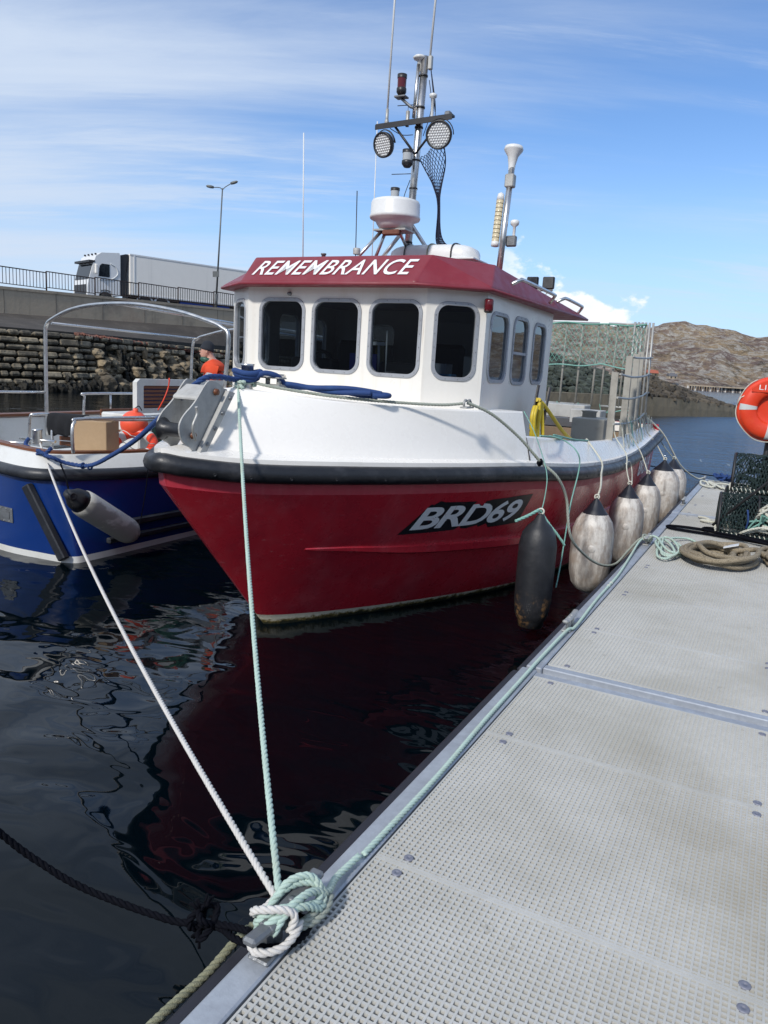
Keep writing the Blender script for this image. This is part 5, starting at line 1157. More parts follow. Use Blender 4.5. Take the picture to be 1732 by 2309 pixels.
# lifebuoy lying in the boat
def ringmesh(q, c, n_, R0, r0, seg=48, a0=0, a1=360, flat=1.0, grow=0):
    n_ = Vector(n_).normalized(); e1 = n_.orthogonal().normalized(); e2 = n_.cross(e1); c = Vector(c)
    rows = [[c+(e1*math.cos(R(a))+e2*math.sin(R(a)))*(R0+(r0+grow)*math.cos(b))+n_*(r0*flat+grow)*math.sin(b) for b in [2*PI*k/14 for k in range(15)]] for a in [a0+(a1-a0)*i/seg for i in range(seg+1)]]
    q.grid(rows, True)
lc = Vector((-6.45, 6.32, 1.075)); ln = (.25, -.55, .8); q = MB(); ringmesh(q, lc, ln, .22, .055); lb = q.build('lifebuoy', 'orange_ring', org=lc, label='orange ring lifebuoy with pale bands lying below the round orange buoy', cat='lifebuoy')
for k in range(4): q = MB(); ringmesh(q, lc, ln, .22, .055, 5, 20+90*k, 42+90*k, grow=.002); q.build('band', 'reflect', lb)
q = MB(); q.tube([lc+Vector((math.cos(R(a))*.285, math.sin(R(a))*.2, .05+.02*math.sin(R(a*8))-.12*math.sin(R(a)))) for a in range(0, 360, 10)], .005, 5, closed=True); q.build('grab_line', 'rope_white', lb)
q = MB(); q.box((-6.45, 6.95, 1.17), (.2, .16, .12), bev=.02); gc = q.build('crate', 'crate_green', org=(-6.45, 6.95, 1.05), label='dark green plastic crate behind the orange buoy', cat='crate')
q = MB(); q.box((-6.5, 6.785, 1.17), (.016, .006, .05)); q.build('marking', 'screen_red', gc)
q = MB(); rnd = random.Random(2)
pts = [Vector((-6.5+.18*math.cos(i*1.9)+rnd.uniform(-.03, .03), 6.95+.14*math.sin(i*1.9), 1.31+.004*i)) for i in range(16)]; twist(q, cr(pts, 6), .010, .07, 4)
q.build('rope_heap', 'rope_turq', org=(-6.5, 6.95, 1.3), label='tangled turquoise rope heaped on the green crate', cat='rope')
q = MB(); q.tube(cr([(-6.96, 7.42, 1.80), (-6.93, 7.40, 1.81), (-6.93, 7.38, 1.7), (-6.93, 7.30, 1.55), (-6.93, 7.2, 1.42)], 5), .009, 6)
q.build('lashing', 'orange_ring', org=(-6.93, 7.3, 1.6), label='thin orange cord hanging over the white slatted seat back', cat='rope')

# person standing on the blue boat
pf = Vector((-7.2, 8.62, .62)); face_ = Wl(-1, -.25).normalized(); lat = Vector((0, 0, 1)).cross(face_)
def P_(f_, l_, z): return pf+face_*f_+lat*l_+Vector((0, 0, z))
person = thing('person', 'person in orange jacket and dark knitted hat looking down, on the blue boat', 'person', pf)
def skin(name, verts, edges, rad, mt, parent, sub=2):
    me = bpy.data.meshes.new(name); o = root_org(parent); me.from_pydata([tuple(Vector(v)-o) for v in verts], edges, []); ob = bpy.data.objects.new(name, me); C.objects.link(ob); ob.parent = parent
    sk = ob.modifiers.new('skin', 'SKIN'); sk.use_smooth_shade = True
    for i, sv in enumerate(me.skin_vertices[0].data):
        sv.radius = rad[i] if isinstance(rad[i], tuple) else (rad[i], rad[i]); sv.use_root = (i == 0)
    su = ob.modifiers.new('sub', 'SUBSURF'); su.levels = sub; su.render_levels = sub; me.materials.append(M[mt]); return ob
vs3 = [P_(0, 0, .90), P_(0, 0, 1.10), P_(.03, 0, 1.30), P_(.05, 0, 1.40), P_(.08, 0, 1.47), P_(.12, 0, 1.56), P_(.14, 0, 1.62),
       P_(.05, .17, 1.36), P_(.10, .21, 1.12), P_(.32, .16, 1.02), P_(.05, -.17, 1.36), P_(.10, -.21, 1.12), P_(.32, -.15, 1.02),
       P_(0, .10, .84), P_(.03, .11, .48), P_(-.02, .11, .08), P_(.12, .12, .03), P_(0, -.10, .84), P_(.03, -.11, .48), P_(-.02, -.11, .08), P_(.12, -.12, .03)]
eds = [(0, 1), (1, 2), (2, 3), (3, 4), (4, 5), (5, 6), (3, 7), (7, 8), (8, 9), (3, 10), (10, 11), (11, 12), (0, 13), (13, 14), (14, 15), (15, 16), (0, 17), (17, 18), (18, 19), (19, 20)]
rad = [(.15, .12), (.15, .11), (.17, .12), (.12, .09), .055, .08, .07, .075, .048, .032, .075, .048, .032, .095, .065, .045, .04, .095, .065, .045, .04]
skin('body', vs3, eds, rad, 'skin', person)
skin('jacket', [vs3[0]-Vector((0, 0, .05)), vs3[1], vs3[2], vs3[3], vs3[4]-Vector((0, 0, .02)), vs3[7], vs3[8], P_(.28, .165, 1.03), vs3[10], vs3[11], P_(.28, -.155, 1.03)], [(0, 1), (1, 2), (2, 3), (3, 4), (3, 5), (5, 6), (6, 7), (3, 8), (8, 9), (9, 10)], [(.19, .15), (.185, .145), (.20, .15), (.15, .12), .085, .10, .072, .055, .10, .072, .055], 'orange_cloth', person)
skin('trousers', [vs3[0], vs3[13], vs3[14], vs3[15]+Vector((0, 0, .02)), vs3[17], vs3[18], vs3[19]+Vector((0, 0, .02))], [(0, 1), (1, 2), (2, 3), (0, 4), (4, 5), (5, 6)], [(.17, .14), .12, .09, .07, .12, .09, .07], 'navy', person)
hc = P_(.135, 0, 1.575)
q = MB(); fu = (face_*.5+Vector((0, 0, 1))*.87).normalized()      # head tips forward
q.lathe([(0, -.115), (.045, -.11), (.062, -.08), (.078, -.03), (.085, .02), (.08, .06), (.06, .095), (0, .11)], hc, (-face_*.30+Vector((0, 0, 1))), 20)
for d2, zz, rr in ((.088, -.01, .014), (.080, -.045, .016)): q.rock(hc+face_*d2+Vector((0, 0, zz)), (rr, rr, rr), 3, 1, .0)
for sg in (-1, 1): q.rock(hc+lat*sg*.082+Vector((0, 0, -.01)), (.018, .012, .03), 4, 1, 0)
q.build('head', 'skin', person)
q = MB()
for sg in (-1, 1): q.rock(hc+face_*.078+lat*sg*.03+Vector((0, 0, .012)), (.008, .009, .007), 4, 1, 0)
q.build('eyes', 'black_plastic', person)
q = MB(); q.lathe([(.092, .008), (.097, .012), (.096, .045), (.091, .05), (.088, .08), (.072, .115), (.04, .14), (0, .148)], hc, (-face_*.28+Vector((0, 0, 1))), 22); q.build('knitted_hat', 'hat', person)
q = MB(); q.lathe([(.075, -.16), (.095, -.13), (.085, -.10), (.07, -.095)], hc-face_*.03, (-face_*.2+Vector((0, 0, 1))), 18); q.build('collar', 'crate_green', person)
for sg in (-1, 1): q = MB(); q.lathe([(.078, -.03), (.082, -.028), (.078, .028), (.074, .03)], P_(.075, sg*.195, 1.235), P_(.05, sg*.17, 1.36)-P_(.10, sg*.21, 1.12), 14); q.build('reflective_band', 'reflect', person)
q = MB(); q.lathe([(.182, -.025), (.186, -.02), (.186, .02), (.182, .025)], P_(.015, 0, 1.16), (0, 0, 1), 24, sx=.8); q.build('reflective_band', 'reflect', person)
def hand(base, dirv, side, mt='skin'):
    q = MB(); d_ = Vector(dirv).normalized(); s_ = Vector(side).normalized(); n_ = d_.cross(s_); base = Vector(base)
    q.box(base+d_*.045, (.038, .045, .014), ex=s_, ey=d_, ez=n_, bev=.012)
    for k, L in enumerate((.062, .072, .068, .052)):
        a = base+d_*.088+s_*(-.028+.019*k); q.tube(cr([a, a+d_*L*.45-n_*.004, a+d_*L*.8-n_*.022, a+d_*L*.9-n_*.04], 3), .0085, 7)
    a = base+d_*.03-s_*.035; q.tube(cr([a, a-s_*.02+d_*.02, a-s_*.025+d_*.05-n_*.01], 3), .0095, 7); q.build('hand', mt, person)
hand(P_(.32, .16, 1.02), face_-Vector((0, 0, .4)), lat); hand(P_(.32, -.15, 1.02), face_-Vector((0, 0, .4)), -lat)

# ------------------------------------------------------------------ fenders
def fender(lab, apex, r, L, body='fender_white', capm='fender_cap', group=None, lean=(0, 0), black=False):
    apex = Vector(apex); ax = Vector((lean[0], lean[1], -1)).normalized(); o = thing('fender', lab, 'fender', apex, group)
    ch = .14*L/.9; q = MB()
    if black: prof_ = [(.012, 0), (.03, .02), (.05, .06), (.10*r/.16, .10), (.14*r/.16, .16), (r, .25), (r*1.0, L*.5), (r*.98, L*.8), (r*.9, L*.93), (r*.75, L*.99), (r*.7, L*1.0), (r*.66, L*1.06), (0, L*1.07)]
    else: prof_ = [(r*.52, ch*.93), (r*.62, ch*1.05), (r*.84, ch*1.5), (r*.97, ch*2.1), (r, ch*2.8), (r, L*.62), (r*.96, L*.78), (r*.82, L*.90), (r*.6, L*.97), (r*.3, L), (0, L*1.005)]
    q.lathe(prof_, apex, ax, 32); b_ = q.build('body', body, o)
    if not black:
        q = MB(); n = 24; rows = []
        e1 = ax.orthogonal().normalized(); e2 = ax.cross(e1)
        for rr, h in ((.012, -.005), (.02, .01), (.05, ch*.35), (r*.40, ch*.7), (r*.585, ch*.98), (r*.60, ch*1.03), (r*.57, ch*1.04)):
            rows.append([apex+ax*h+(e1*math.cos(2*PI*k/n)+e2*math.sin(2*PI*k/n))*rr*(1+(.07*math.cos(k*PI*.75*1.0)) * (h < ch*.9)) for k in range(n)])
        q.grid(rows, True, True); q.build('top_cap', capm, o)
        q = MB(); q.lathe([(0, .006), (.03, .005), (.038, 0)], apex+ax*L*.5+Vector((r*.2, -r*.975, 0)), (.2, -1, 0), 12); q.build('valve', body, b_)
    q = MB(); ringmesh(q, apex-ax*.015, (0, 1, 0), .022, .007, 14); q.build('eye', 'rope_cream', o)
    return o
def lanyard(lab, pts, r=.006, m_='rope_cream', tw=True, cat='rope', grp='fender lanyards on the red boat', nm='lanyard'):
    q = MB(); P2 = cr(pts, 8)
    if tw: twist(q, P2, r, r*7, 4)
    else: q.tube(P2, r, 6)
    return q.build(nm, m_, org=Vector(pts[0]), label=lab, cat=cat, group=grp)
FG = 'off-white fenders hanging between the red boat and the pontoon'
fender('big stained off-white fender nearest the black one, clear of the others', (-1.46, 7.33, 1.0), .20, .92, group=FG)
fender('off-white fender second from the black one, dark cap, grubby lower half', (-1.45, 9.06, .95), .20, .93, group=FG)
fender('narrower off-white fender third from the black one, with round valve', (-1.45, 10.4, .95), .20, .92, group=FG)
fender('fat off-white fender with orange rust streaks, fourth from the black one', (-1.44, 11.85, 1.02), .25, .95, group=FG)
fender('farthest off-white fender, half hidden behind the fat rust-streaked one', (-1.40, 12.6, .98), .23, .92, group=FG)
fender('long black fender hanging low in front of the registration number', (-1.55, 5.72, 1.07), .148, .86, 'fender_black', black=True)
fw = thing('fender', 'long cream fender with black end hanging aslant on the blue hull', 'fender', (-5.87, 4.98, .75), None)
a_, b_ = Vector((-5.86, 4.93, .76)), Vector((-5.88, 5.74, .24)); ax_ = (b_-a_).normalized(); Lf = (b_-a_).length
q = MB(); q.lathe([(.115, .16), (.13, .19), (.135, .25), (.135, Lf-.10), (.125, Lf-.04), (.09, Lf+.02), (.04, Lf+.05), (0, Lf+.055)], a_, ax_, 32); q.build('body', 'fender_cream', fw)
q = MB(); q.lathe([(0, -.03), (.04, -.03), (.05, 0), (.07, .04), (.10, .08), (.118, .165), (.112, .17)], a_, ax_, 24); cp = q.build('end_cap', 'rubber', fw)
q = MB(); q.lathe([(.018, 0), (.03, .012), (.04, 0)], a_+ax_*.03+Vector((.052, -.02, 0)), (1, -.3, .1), 12); q.build('eye_hole', 'black_plastic', cp)
lanyard('black cord from the strake of the blue boat down to the slanting fender', [(-6.17, 5.1, 1.0), (-5.98, 5.0, .90), (-5.87, 4.94, .78)], .009, 'rope_black', grp=None, nm='cord')
lanyard('black cord holding the low end of the slanting fender', [(-5.98, 6.05, .98), (-5.90, 5.98, .82), (-5.87, 5.86, .40), (-5.87, 5.80, .27)], .006, 'rope_black', grp=None, nm='cord')
# lanyards along the red gunwale
def G(s, dt=0.0, dz=0.0): return B(s, 1.685+dt, capz(s)+dz)
lanyard('thin turquoise cord from the end of the foredeck to the black fender', [B(1.30, 1.60, 1.82), B(1.25, 1.72, 1.66), B(1.22, 1.83, 1.44), B(1.0, 1.93, 1.33), B(.93, 1.945, 1.18), (-1.55, 5.72, 1.08)], .0045, 'rope_turq')
lanyard('frayed turquoise tail hanging right of the black fender', [(-1.56, 5.73, 1.09), (-1.50, 5.76, 1.0), (-1.42, 5.80, .90), (-1.37, 5.84, .82)], .011, 'rope_turq', grp=None)
lanyard('short turquoise frayed end left of the black fender top', [(-1.56, 5.70, 1.10), (-1.63, 5.62, 1.05), (-1.70, 5.56, 1.01)], .013, 'rope_turq', grp=None)
lanyard('pale green rope hanging down the hull between black and nearest white fender', [G(1.85, 0, .02), B(2.0, 1.80, 1.55), B(1.95, 1.93, 1.46), B(1.98, 1.95, 1.32), B(1.72, 1.97, 1.05), B(1.58, 1.985, .80), B(1.45, 2.0, .55), B(1.37, 2.0, .36)], .0065, 'rope_turq')
lanyard('turquoise rope lying along the gunwale below the yellow hose', [G(1.62, -.02, .01), G(1.95, .01, .012), G(2.4, -.02, .01), G(2.1, -.03, .03), G(2.7, .0, .012), G(3.1, -.01, .01), G(3.45, .0, .01)], .010, 'rope_turq', grp=None)
lanyard('knotted cream cord of the nearest white fender', [G(3.42, -.02, .03), G(3.40, .03, -.02), B(3.2, 1.90, 1.28), B(2.9, 1.97, 1.18), (-1.46, 7.45, 1.10), (-1.46, 7.33, 1.0)], .011, 'rope_cream')
lanyard('cream cord from the first slat to the second white fender', [B(4.72, 1.69, 1.65), B(4.75, 1.72, 1.45), B(4.6, 1.90, 1.26), B(4.4, 1.96, 1.1), (-1.45, 9.06, .95)], .008, 'rope_cream')
lanyard('cream cord with a loose loop at the second white fender', [B(4.5, 1.92, 1.15), B(4.6, 1.95, 1.17), B(4.65, 1.98, 1.07), (-1.43, 9.08, .96)], .006, 'rope_cream')
lanyard('cream cord from the second slat to the third white fender', [B(5.65, 1.69, 1.62), B(5.6, 1.75, 1.45), B(5.7, 1.90, 1.2), (-1.45, 10.4, .95)], .008, 'rope_cream')
lanyard('greenish cord from the railing to the fat rust-streaked fender', [B(6.9, 1.66, 1.62), B(6.95, 1.76, 1.42), B(7.0, 1.90, 1.25), (-1.44, 11.85, 1.02)], .009, 'rope_cream')
lanyard('farthest cord running from the railing to the last fender', [B(7.4, 1.62, 1.65), B(7.5, 1.80, 1.4), B(7.6, 1.92, 1.2), (-1.40, 12.6, .98)], .008, 'rope_greygreen')
rnd = random.Random(21)
NN = ['highest and nearest the first slat', 'just aft of the first slat', 'between the first and second slats', 'at the foot of the second slat', 'just aft of the second slat', 'midway between the slats and the bars', 'below the third slat', 'below the last slat', 'at the foot of the first bars', 'under the closely spaced bars', 'nearest the stern corner']
for i, nm in enumerate(NN):
    s = 5.0+.235*i; e = s+rnd.uniform(.1, .35); lanyard('slack green and cream lashing on the pot guard, '+nm, [B(s, 1.70, 1.62+rnd.uniform(-.03, .05)), B(s+.08, 1.74, 1.48), B((s+e)/2, 1.79, 1.33-rnd.uniform(0, .06)), B(e, 1.74, 1.46), B(e+.05, 1.70, 1.60)], rnd.choice([.005, .007]), rnd.choice(['rope_cream', 'rope_turq', 'rope_greygreen']), grp='lashings along the pot guard')

# ------------------------------------------------------------------ mooring ropes
def rope(lab, pts, r, m_, grp=None, smooth=True, pitch=None, nm='mooring_rope'):
    q = MB(); P2 = cr(pts, 8) if smooth else pts; twist(q, [Vector(p) for p in P2], r, pitch, 6)
    return q.build(nm, m_, org=Vector(pts[0]), label=lab, cat='rope', group=grp)
CL = Vector((-1.052, 1.60, DZ))
rope('taut pale green mooring rope from the red bow straight down to the near cleat', sag(B(-.47, .03, 1.90), CL+Vector((-.045, .03, .10)), .20, 50), .0115, 'rope_green', smooth=False)
rope('long white mooring rope from the blue boat to the near cleat', sag((-6.96, 5.50, 1.10), CL+Vector((-.05, .02, .09)), .19, 60), .0115, 'rope_white', smooth=False)
rope('dark mooring rope sagging over the water at the lower left', [(-1.10, 1.50, .56), (-1.198, 1.51, .53), (-1.306, 1.494, .50), (-1.396, 1.468, .50), (-1.617, 1.394, .55), (-1.744, 1.341, .62), (-1.831, 1.279, .72), (-1.912, 1.147, .95), (-1.95, .9, 1.3), (-1.97, .5, 1.7)], .0105, 'rope_black')
q = MB()
kc = Vector((-1.26, 1.50, .515)); rnd = random.Random(4)
twist(q, cr([kc+Vector((math.cos(a)*.03, math.sin(a*1.5)*.035, math.sin(a)*.035+.01)) for a in [i*.9 for i in range(16)]], 6), .0105, .06, 5)
for k in range(14): q.tube([kc+Vector((-.01, 0, .03)), kc+Vector((rnd.uniform(-.04, .02), rnd.uniform(-.03, .03), rnd.uniform(.06, .09)))], .004, 4)
for k in range(8): q.tube([kc+Vector((-.02, 0, -.03)), kc+Vector((rnd.uniform(-.05, 0), rnd.uniform(-.03, .02), -rnd.uniform(.06, .08)))], .004, 4)
twist(q, cr([kc, kc+Vector((.06, .01, 0)), kc+Vector((.13, -.02, .02)), CL+Vector((.0, -.10, .03)), CL+Vector((.055, -.03, .02)), CL+Vector((.05, .05, .02)), CL+Vector((0, .03, .05))], 8), .011, .06, 5)
q.build('rope_knot', 'rope_black', org=kc, label='frayed black rope knot just outside the near cleat', cat='rope')
rope('frayed olive rope hanging along the outer face of the near pontoon', [CL+Vector((-.03, -.03, .04)), (-1.14, 1.60, .50), (-1.205, 1.59, .43), (-1.215, 1.45, .40), (-1.225, 1.26, .40), (-1.23, .9, .37), (-1.23, .4, .30)], .014, 'rope_olive', pitch=.07)
# the knot on the near cleat
def cknot(lab, loops, r, m_):
    q = MB()
    for lp, closed in loops:
        P2 = cr([CL+Vector((p[0]*.86, p[1]*.86, .012+p[2]*.88)) for p in lp], 10, closed); 
        if closed: P2.append(P2[0])
        twist(q, P2, r, r*5.5, 6)
    q.build('rope_hitch', m_, org=CL, label=lab, cat='rope')
cknot('olive and cream rope turned round the far horn of the near cleat', [([(-.05, -.03, .06), (-.065, .03, .075), (-.06, .10, .085), (-.02, .145, .09), (.03, .15, .085), (.06, .12, .065), (.065, .06, .045), (.04, .0, .035), (-.02, -.02, .03)], False), ([(.07, .17, .05), (.085, .12, .035), (.07, .05, .025), (.03, -.01, .03), (-.03, .0, .05)], False)], .0125, 'rope_greygreen')
cknot('pale green rope made fast in figure-of-eight turns on the near cleat', [([(-.05, -.05, .06), (-.045, .02, .10), (-.01, .09, .115), (.04, .13, .10), (.065, .10, .07), (.05, .03, .09), (.01, -.04, .11), (-.035, -.09, .09), (-.055, -.08, .06)], True), ([(-.055, -.02, .05), (-.035, .05, .125), (.01, .12, .13), (.055, .14, .08), (.075, .10, .05), (.06, .02, .10), (.03, -.05, .11), (-.01, -.11, .08), (-.045, -.09, .05)], True), ([(.02, -.10, .06), (.035, -.04, .115), (.045, .04, .12), (.05, .10, .10), (.06, .17, .06), (.02, .30, .02), (.024, .46, .012)], False)], .0118, 'rope_green')
cknot('white rope wrapped round the near horn of the near cleat', [([(-.055, .03, .085), (-.068, -.03, .07), (-.07, -.075, .085), (-.055, -.095, .115), (-.01, -.085, .128), (.035, -.055, .125), (.06, -.035, .10), (.05, -.05, .05)], False), ([(-.035, -.14, .035), (-.005, -.155, .03), (.035, -.13, .03), (.062, -.09, .035), (.07, -.04, .05), (.06, .0, .06)], False)], .0118, 'rope_white')
# pale rope running along the edge channel
E0 = DZ+.012
rope('pale green rope lying along the galvanised edge between the near and second cleats', [(-1.03, 2.02, E0), (-1.022, 2.6, E0), (-1.035, 3.2, E0), (-1.04, 3.9, E0), (-1.042, 4.1, E0), (-1.03, 4.7, E0+.01), (-1.01, 4.85, E0+.0), (-1.03, 5.6, E0), (-1.035, 6.4, E0), (-1.07, 7.2, E0+.01), (-1.09, 7.8, E0+.04), (-1.05, 8.0, E0+.06)], .011, 'rope_green')
for u_ in (6.02, 6.12): q = MB(); ringmesh(q, (-1.033, u_, E0), (0, 1, 0), .010, .004, 12); q.build('cord_tie', 'rope_cream', org=(-1.03, u_, E0), label='small cord whipping on the pale rope, '+('nearer' if u_ < 6.1 else 'farther')+' of the two', cat='cord')
# spring rope from the chock down to the cleat at the coils
rope('grey green rope from the foredeck chock sagging to the cleat by the coils', [B(.62, 1.36, 1.88), B(.80, 1.50, 1.80), B(1.05, 1.66, 1.62), B(1.22, 1.80, 1.43), B(1.30, 1.93, 1.31), B(1.45, 1.99, 1.12), (-1.45, 6.35, .80), (-1.38, 6.68, .58), (-1.29, 7.0, .44), (-1.22, 7.35, .39), (-1.18, 7.72, .45), (-1.12, 7.92, .54), (-1.05, 8.0, .58)], .0125, 'rope_greygreen')
rope('grey green rope lying along the foredeck edge from the samson post to the chock', [B(-.33, .04, 1.95), B(-.30, .18, 1.925), B(-.10, .48, 1.885), B(.10, .72, 1.865), B(.30, .95, 1.855), B(.50, 1.20, 1.855), B(.60, 1.34, 1.875)], .012, 'rope_greygreen')
q = MB()
for k in range(3): twist(q, cr([B(-.33+.0*k, .0, 1.92+.018*k)+Vector((math.cos(a)*.06, math.sin(a)*.06, .004*a)) for a in [i*PI/4 for i in range(9)]], 6), .012, .08, 5)
twist(q, cr([B(-.47, .03, 1.90), B(-.46, .0, 1.935), B(-.44, .06, 1.945), B(-.42, .02, 1.91), B(-.47, .07, 1.90), B(-.44, .02, 1.93)], 6), .014, .08, 5)
rnd = random.Random(8)
for k in range(26): a = B(-.47, .03, 1.90); q.tube([a, a+Vector((rnd.uniform(-.06, .06), rnd.uniform(-.05, .02), rnd.uniform(-.05, .03)))], .0025, 3)
q.build('rope_knot', 'rope_green', org=B(-.4, 0, 1.9), label='frayed pale green knot on the tip of the red boat foredeck', cat='rope')
# blue rope between the boats
BRP = [(-7.08, 5.45, 1.14), (-6.9, 5.28, 1.10), (-6.55, 5.15, 1.07), (-6.3, 5.08, 1.06), (-6.2, 5.20, .995), (-5.9, 5.22, 1.005), (-5.3, 4.94, 1.19), (-4.6, 4.54, 1.42), (-3.9, 4.08, 1.67), (-3.66, 3.99, 1.80), (-3.52, 4.06, 1.95), (-3.50, 4.20, 1.975), (-3.50, 4.42, 1.96), (-3.5, 4.55, 1.99)]
rope('thick blue rope slung from the blue boat over the red bow roller', BRP, .021, 'rope_blue', nm='blue_rope')
q = MB(); k0 = Vector((-6.42, 5.10, 1.06))
twist(q, cr([k0+Vector(p) for p in ((-.08, 0, 0), (0, -.03, .03), (.06, 0, .0), (.02, .04, -.03), (-.05, .0, .02), (-.02, -.04, .05), (.04, -.01, .02), (.1, .02, .08))], 6), .02, .12, 5)
for dx in (.42, .52): twist(q, cr([k0+Vector((dx, .12, -.07))+Vector((0, math.cos(a)*.025, math.sin(a)*.025)) for a in [i*PI/3 for i in range(8)]], 4), .010, .07, 4)
q.build('rope_knot', 'rope_blue', org=k0, label='blue rope knot by the mooring post on the blue boat', cat='rope')
q = MB(); pc_ = B(-.33, 0, 1.97)
for k in range(3): q.tube(cr([pc_+Vector((math.cos(a)*(.075+.01*k), math.sin(a)*(.075+.01*k), .0+.022*k+.01*math.sin(a*2))) for a in [i*PI/4+k for i in range(9)]], 5), .021, 8)
q.tube(cr([pc_+Vector((.07, -.03, .0)), pc_+Vector((.13, .02, .045)), pc_+Vector((.19, .10, .03)), pc_+Vector((.20, .18, -.02))], 6), .020, 8)
for off, ph in (((0, 0, 0), 0), ((.03, .05, .012), 2.1), ((-.01, .07, -.008), 4.0)):
    q.tube(cr([pc_+Vector(off)+Vector((.20+.62*f, .16+.27*f+.035*math.sin(f*5+ph), -.035-.03*f+.012*math.cos(f*6+ph))) for f in [k/9 for k in range(10)]], 5), .0195, 8)
q.tube(cr([pc_+Vector((.82, .42, -.07)), pc_+Vector((.90, .47, -.07)), pc_+Vector((.90, .53, -.065)), pc_+Vector((.84, .50, -.06))], 5), .0195, 8)
q.build('rope_coil', 'rope_blue', org=pc_, label='blue rope coiled round the samson post and heaped on the red boat foredeck', cat='rope')
q = MB(); c = B(1.22, 1.80, 1.43); 
for k in range(3): ringmesh(q, c+Vector((0, .02*k-.02, -.01*k)), (.6, .5, -.6), .022, .008, 12)
q.build('rope_binding', 'rope_black', org=c, label='black binding on the spring rope where it crosses the black strake', cat='rope')
# yellow hose
q = MB(); h0 = B(2.17, 1.47, 1.86)
for k in range(4): q.tube(cr([h0+Vector((.02*math.sin(k), -.10-.015*k+a, b)) for a, b in ((0, -.02), (-.05, -.12), (-.02, -.28), (.03, -.32), (.12, -.10), (.10, .02), (.05, .04))], 6), .019, 8, closed=False)
q.tube(cr([h0+Vector((0, .02, .02)), h0+Vector((.03, .10, -.02)), h0+Vector((.10, .55, -.26)), h0+Vector((.12, .85, -.36))], 6), .019, 8)
q.tube(cr([h0+Vector((.02, -.06, .02)), h0+Vector((.03, -.05, -.30)), h0+Vector((.03, -.03, -.5))], 6), .019, 8); q.tube(cr([h0+Vector((.02, .02, .0)), h0+Vector((.05, .04, -.28)), h0+Vector((.05, .04, -.5))], 6), .019, 8)
q.build('hose', 'hose_yellow', org=h0, label='yellow water hose hung in loops behind the wheelhouse', cat='hose')
# stern lines
rope('pale stern rope from the red boat down to the far pontoon end', [B(7.45, 1.66, 1.6), B(7.7, 1.9, 1.35), (-1.35, 13.1, .85), (-1.15, 13.9, .58), (-1.05, 14.2, .57)], .013, 'rope_cream')
rope('thin black line running level to the blue tie at the pontoon end', [(-4.6, 14.9, .80), (-2.5, 14.6, .66), (-.9, 14.35, .60)], .010, 'rope_black')
q = MB(); rnd = random.Random(6)
for m0, c0, r0 in (('b', Vector((-.75, 14.3, .57)), .2),): twist(q, cr([c0+Vector((rnd.uniform(-r0, r0), rnd.uniform(-.12, .12), rnd.uniform(-.04, .09))) for i in range(16)], 6), .022, .12, 5)
q.build('rope_heap', 'rope_blue', org=(-.75, 14.3, .5), label='blue rope heaped at the far end of the pontoon', cat='rope')
q = MB(); twist(q, cr([(-1.03+.10*math.cos(i*1.3)+.025*i, 13.6+.35*math.sin(i*1.1), DZ+.02+.01*(i % 3)) for i in range(18)], 6), .017, .1, 5)
q.build('rope_heap', 'rope_cream', org=(-.9, 13.6, .5), label='pale loops of rope on the far pontoon corner in front of the blue heap', cat='rope')

# ------------------------------------------------------------------ ropes lying on the pontoon
def coil(lab, c, r0, r1, turns, rr, m_, seed, org=None, layers=1, extra=None, sq=.85):
    rnd = random.Random(seed); q = MB(); pts = []
    n = int(turns*14); ph = [rnd.uniform(-.05, .05) for _ in range(40)]
    for i in range(n):
        f = i/n; a = 2*PI*turns*f; rad_ = r0+(r1-r0)*abs(math.sin(PI*f*layers*.5+.001)) + .02*math.sin(a*1.7+seed)+.015*math.sin(a*.37)
        z = c[2]+rr*.9+rr*1.35*f*layers + .008*math.sin(a*2.3)
        pts.append(Vector((c[0]+math.cos(a+seed)*rad_*(1+.10*math.sin(f*9)), c[1]+math.sin(a+seed)*rad_*sq+.02*math.sin(f*13), z)))
    if extra: pts += [Vector(p) for p in extra]
    q.tube(cr(pts, 4), rr, 9); return q.build('rope_coil', m_, org=c, label=lab, cat='rope')
def loosecoil(lab, c, rx, ry, n, rr, sd_):
    rnd = random.Random(sd_); q = MB(); pts = []
    for k in range(n):      # each turn drifts, tilts and changes size
        ax, ay = rx*(.50+.58*((k*.37) % 1)), ry*(.50+.58*((k*.37+.1) % 1)); ox, oy = rnd.uniform(-.05, .05), rnd.uniform(-.05, .05); tl = rnd.uniform(-.03, .03)
        for m_ in range(10):
            a = 2*PI*m_/10+sd_; f = (k+m_/10)/n; pts.append(Vector((c[0]+ox+ax*math.cos(a)*(1+.05*math.sin(3*a+k)), c[1]+oy+ay*math.sin(a)*(1+.06*math.cos(2*a+k)), c[2]+rr*(1+4.3*f)+tl*math.cos(a)+.008*math.sin(a*4+k))))
    q.tube(cr(pts, 4), rr, 9); return q.build('rope_coil', 'rope_tan', org=c, label=lab, cat='rope')
loosecoil('big loose coil of thick tan braided rope beside the green bundle', (-.36, 7.66, DZ), .33, .44, 7, .024, 1)
loosecoil('second tan rope coil at the right frame edge behind the big coil', (.24, 7.98, DZ), .27, .34, 7, .0235, 4)
q = MB(); q.box((-.26, 7.86, DZ+.13), (.07, .05, .004), ex=(1, .3, .3), bev=.001); q.build('crumpled_paper', 'white_plastic', org=(-.24, 7.82, .6), label='scrap of white packaging inside the big tan coil', cat='litter')
q = MB()
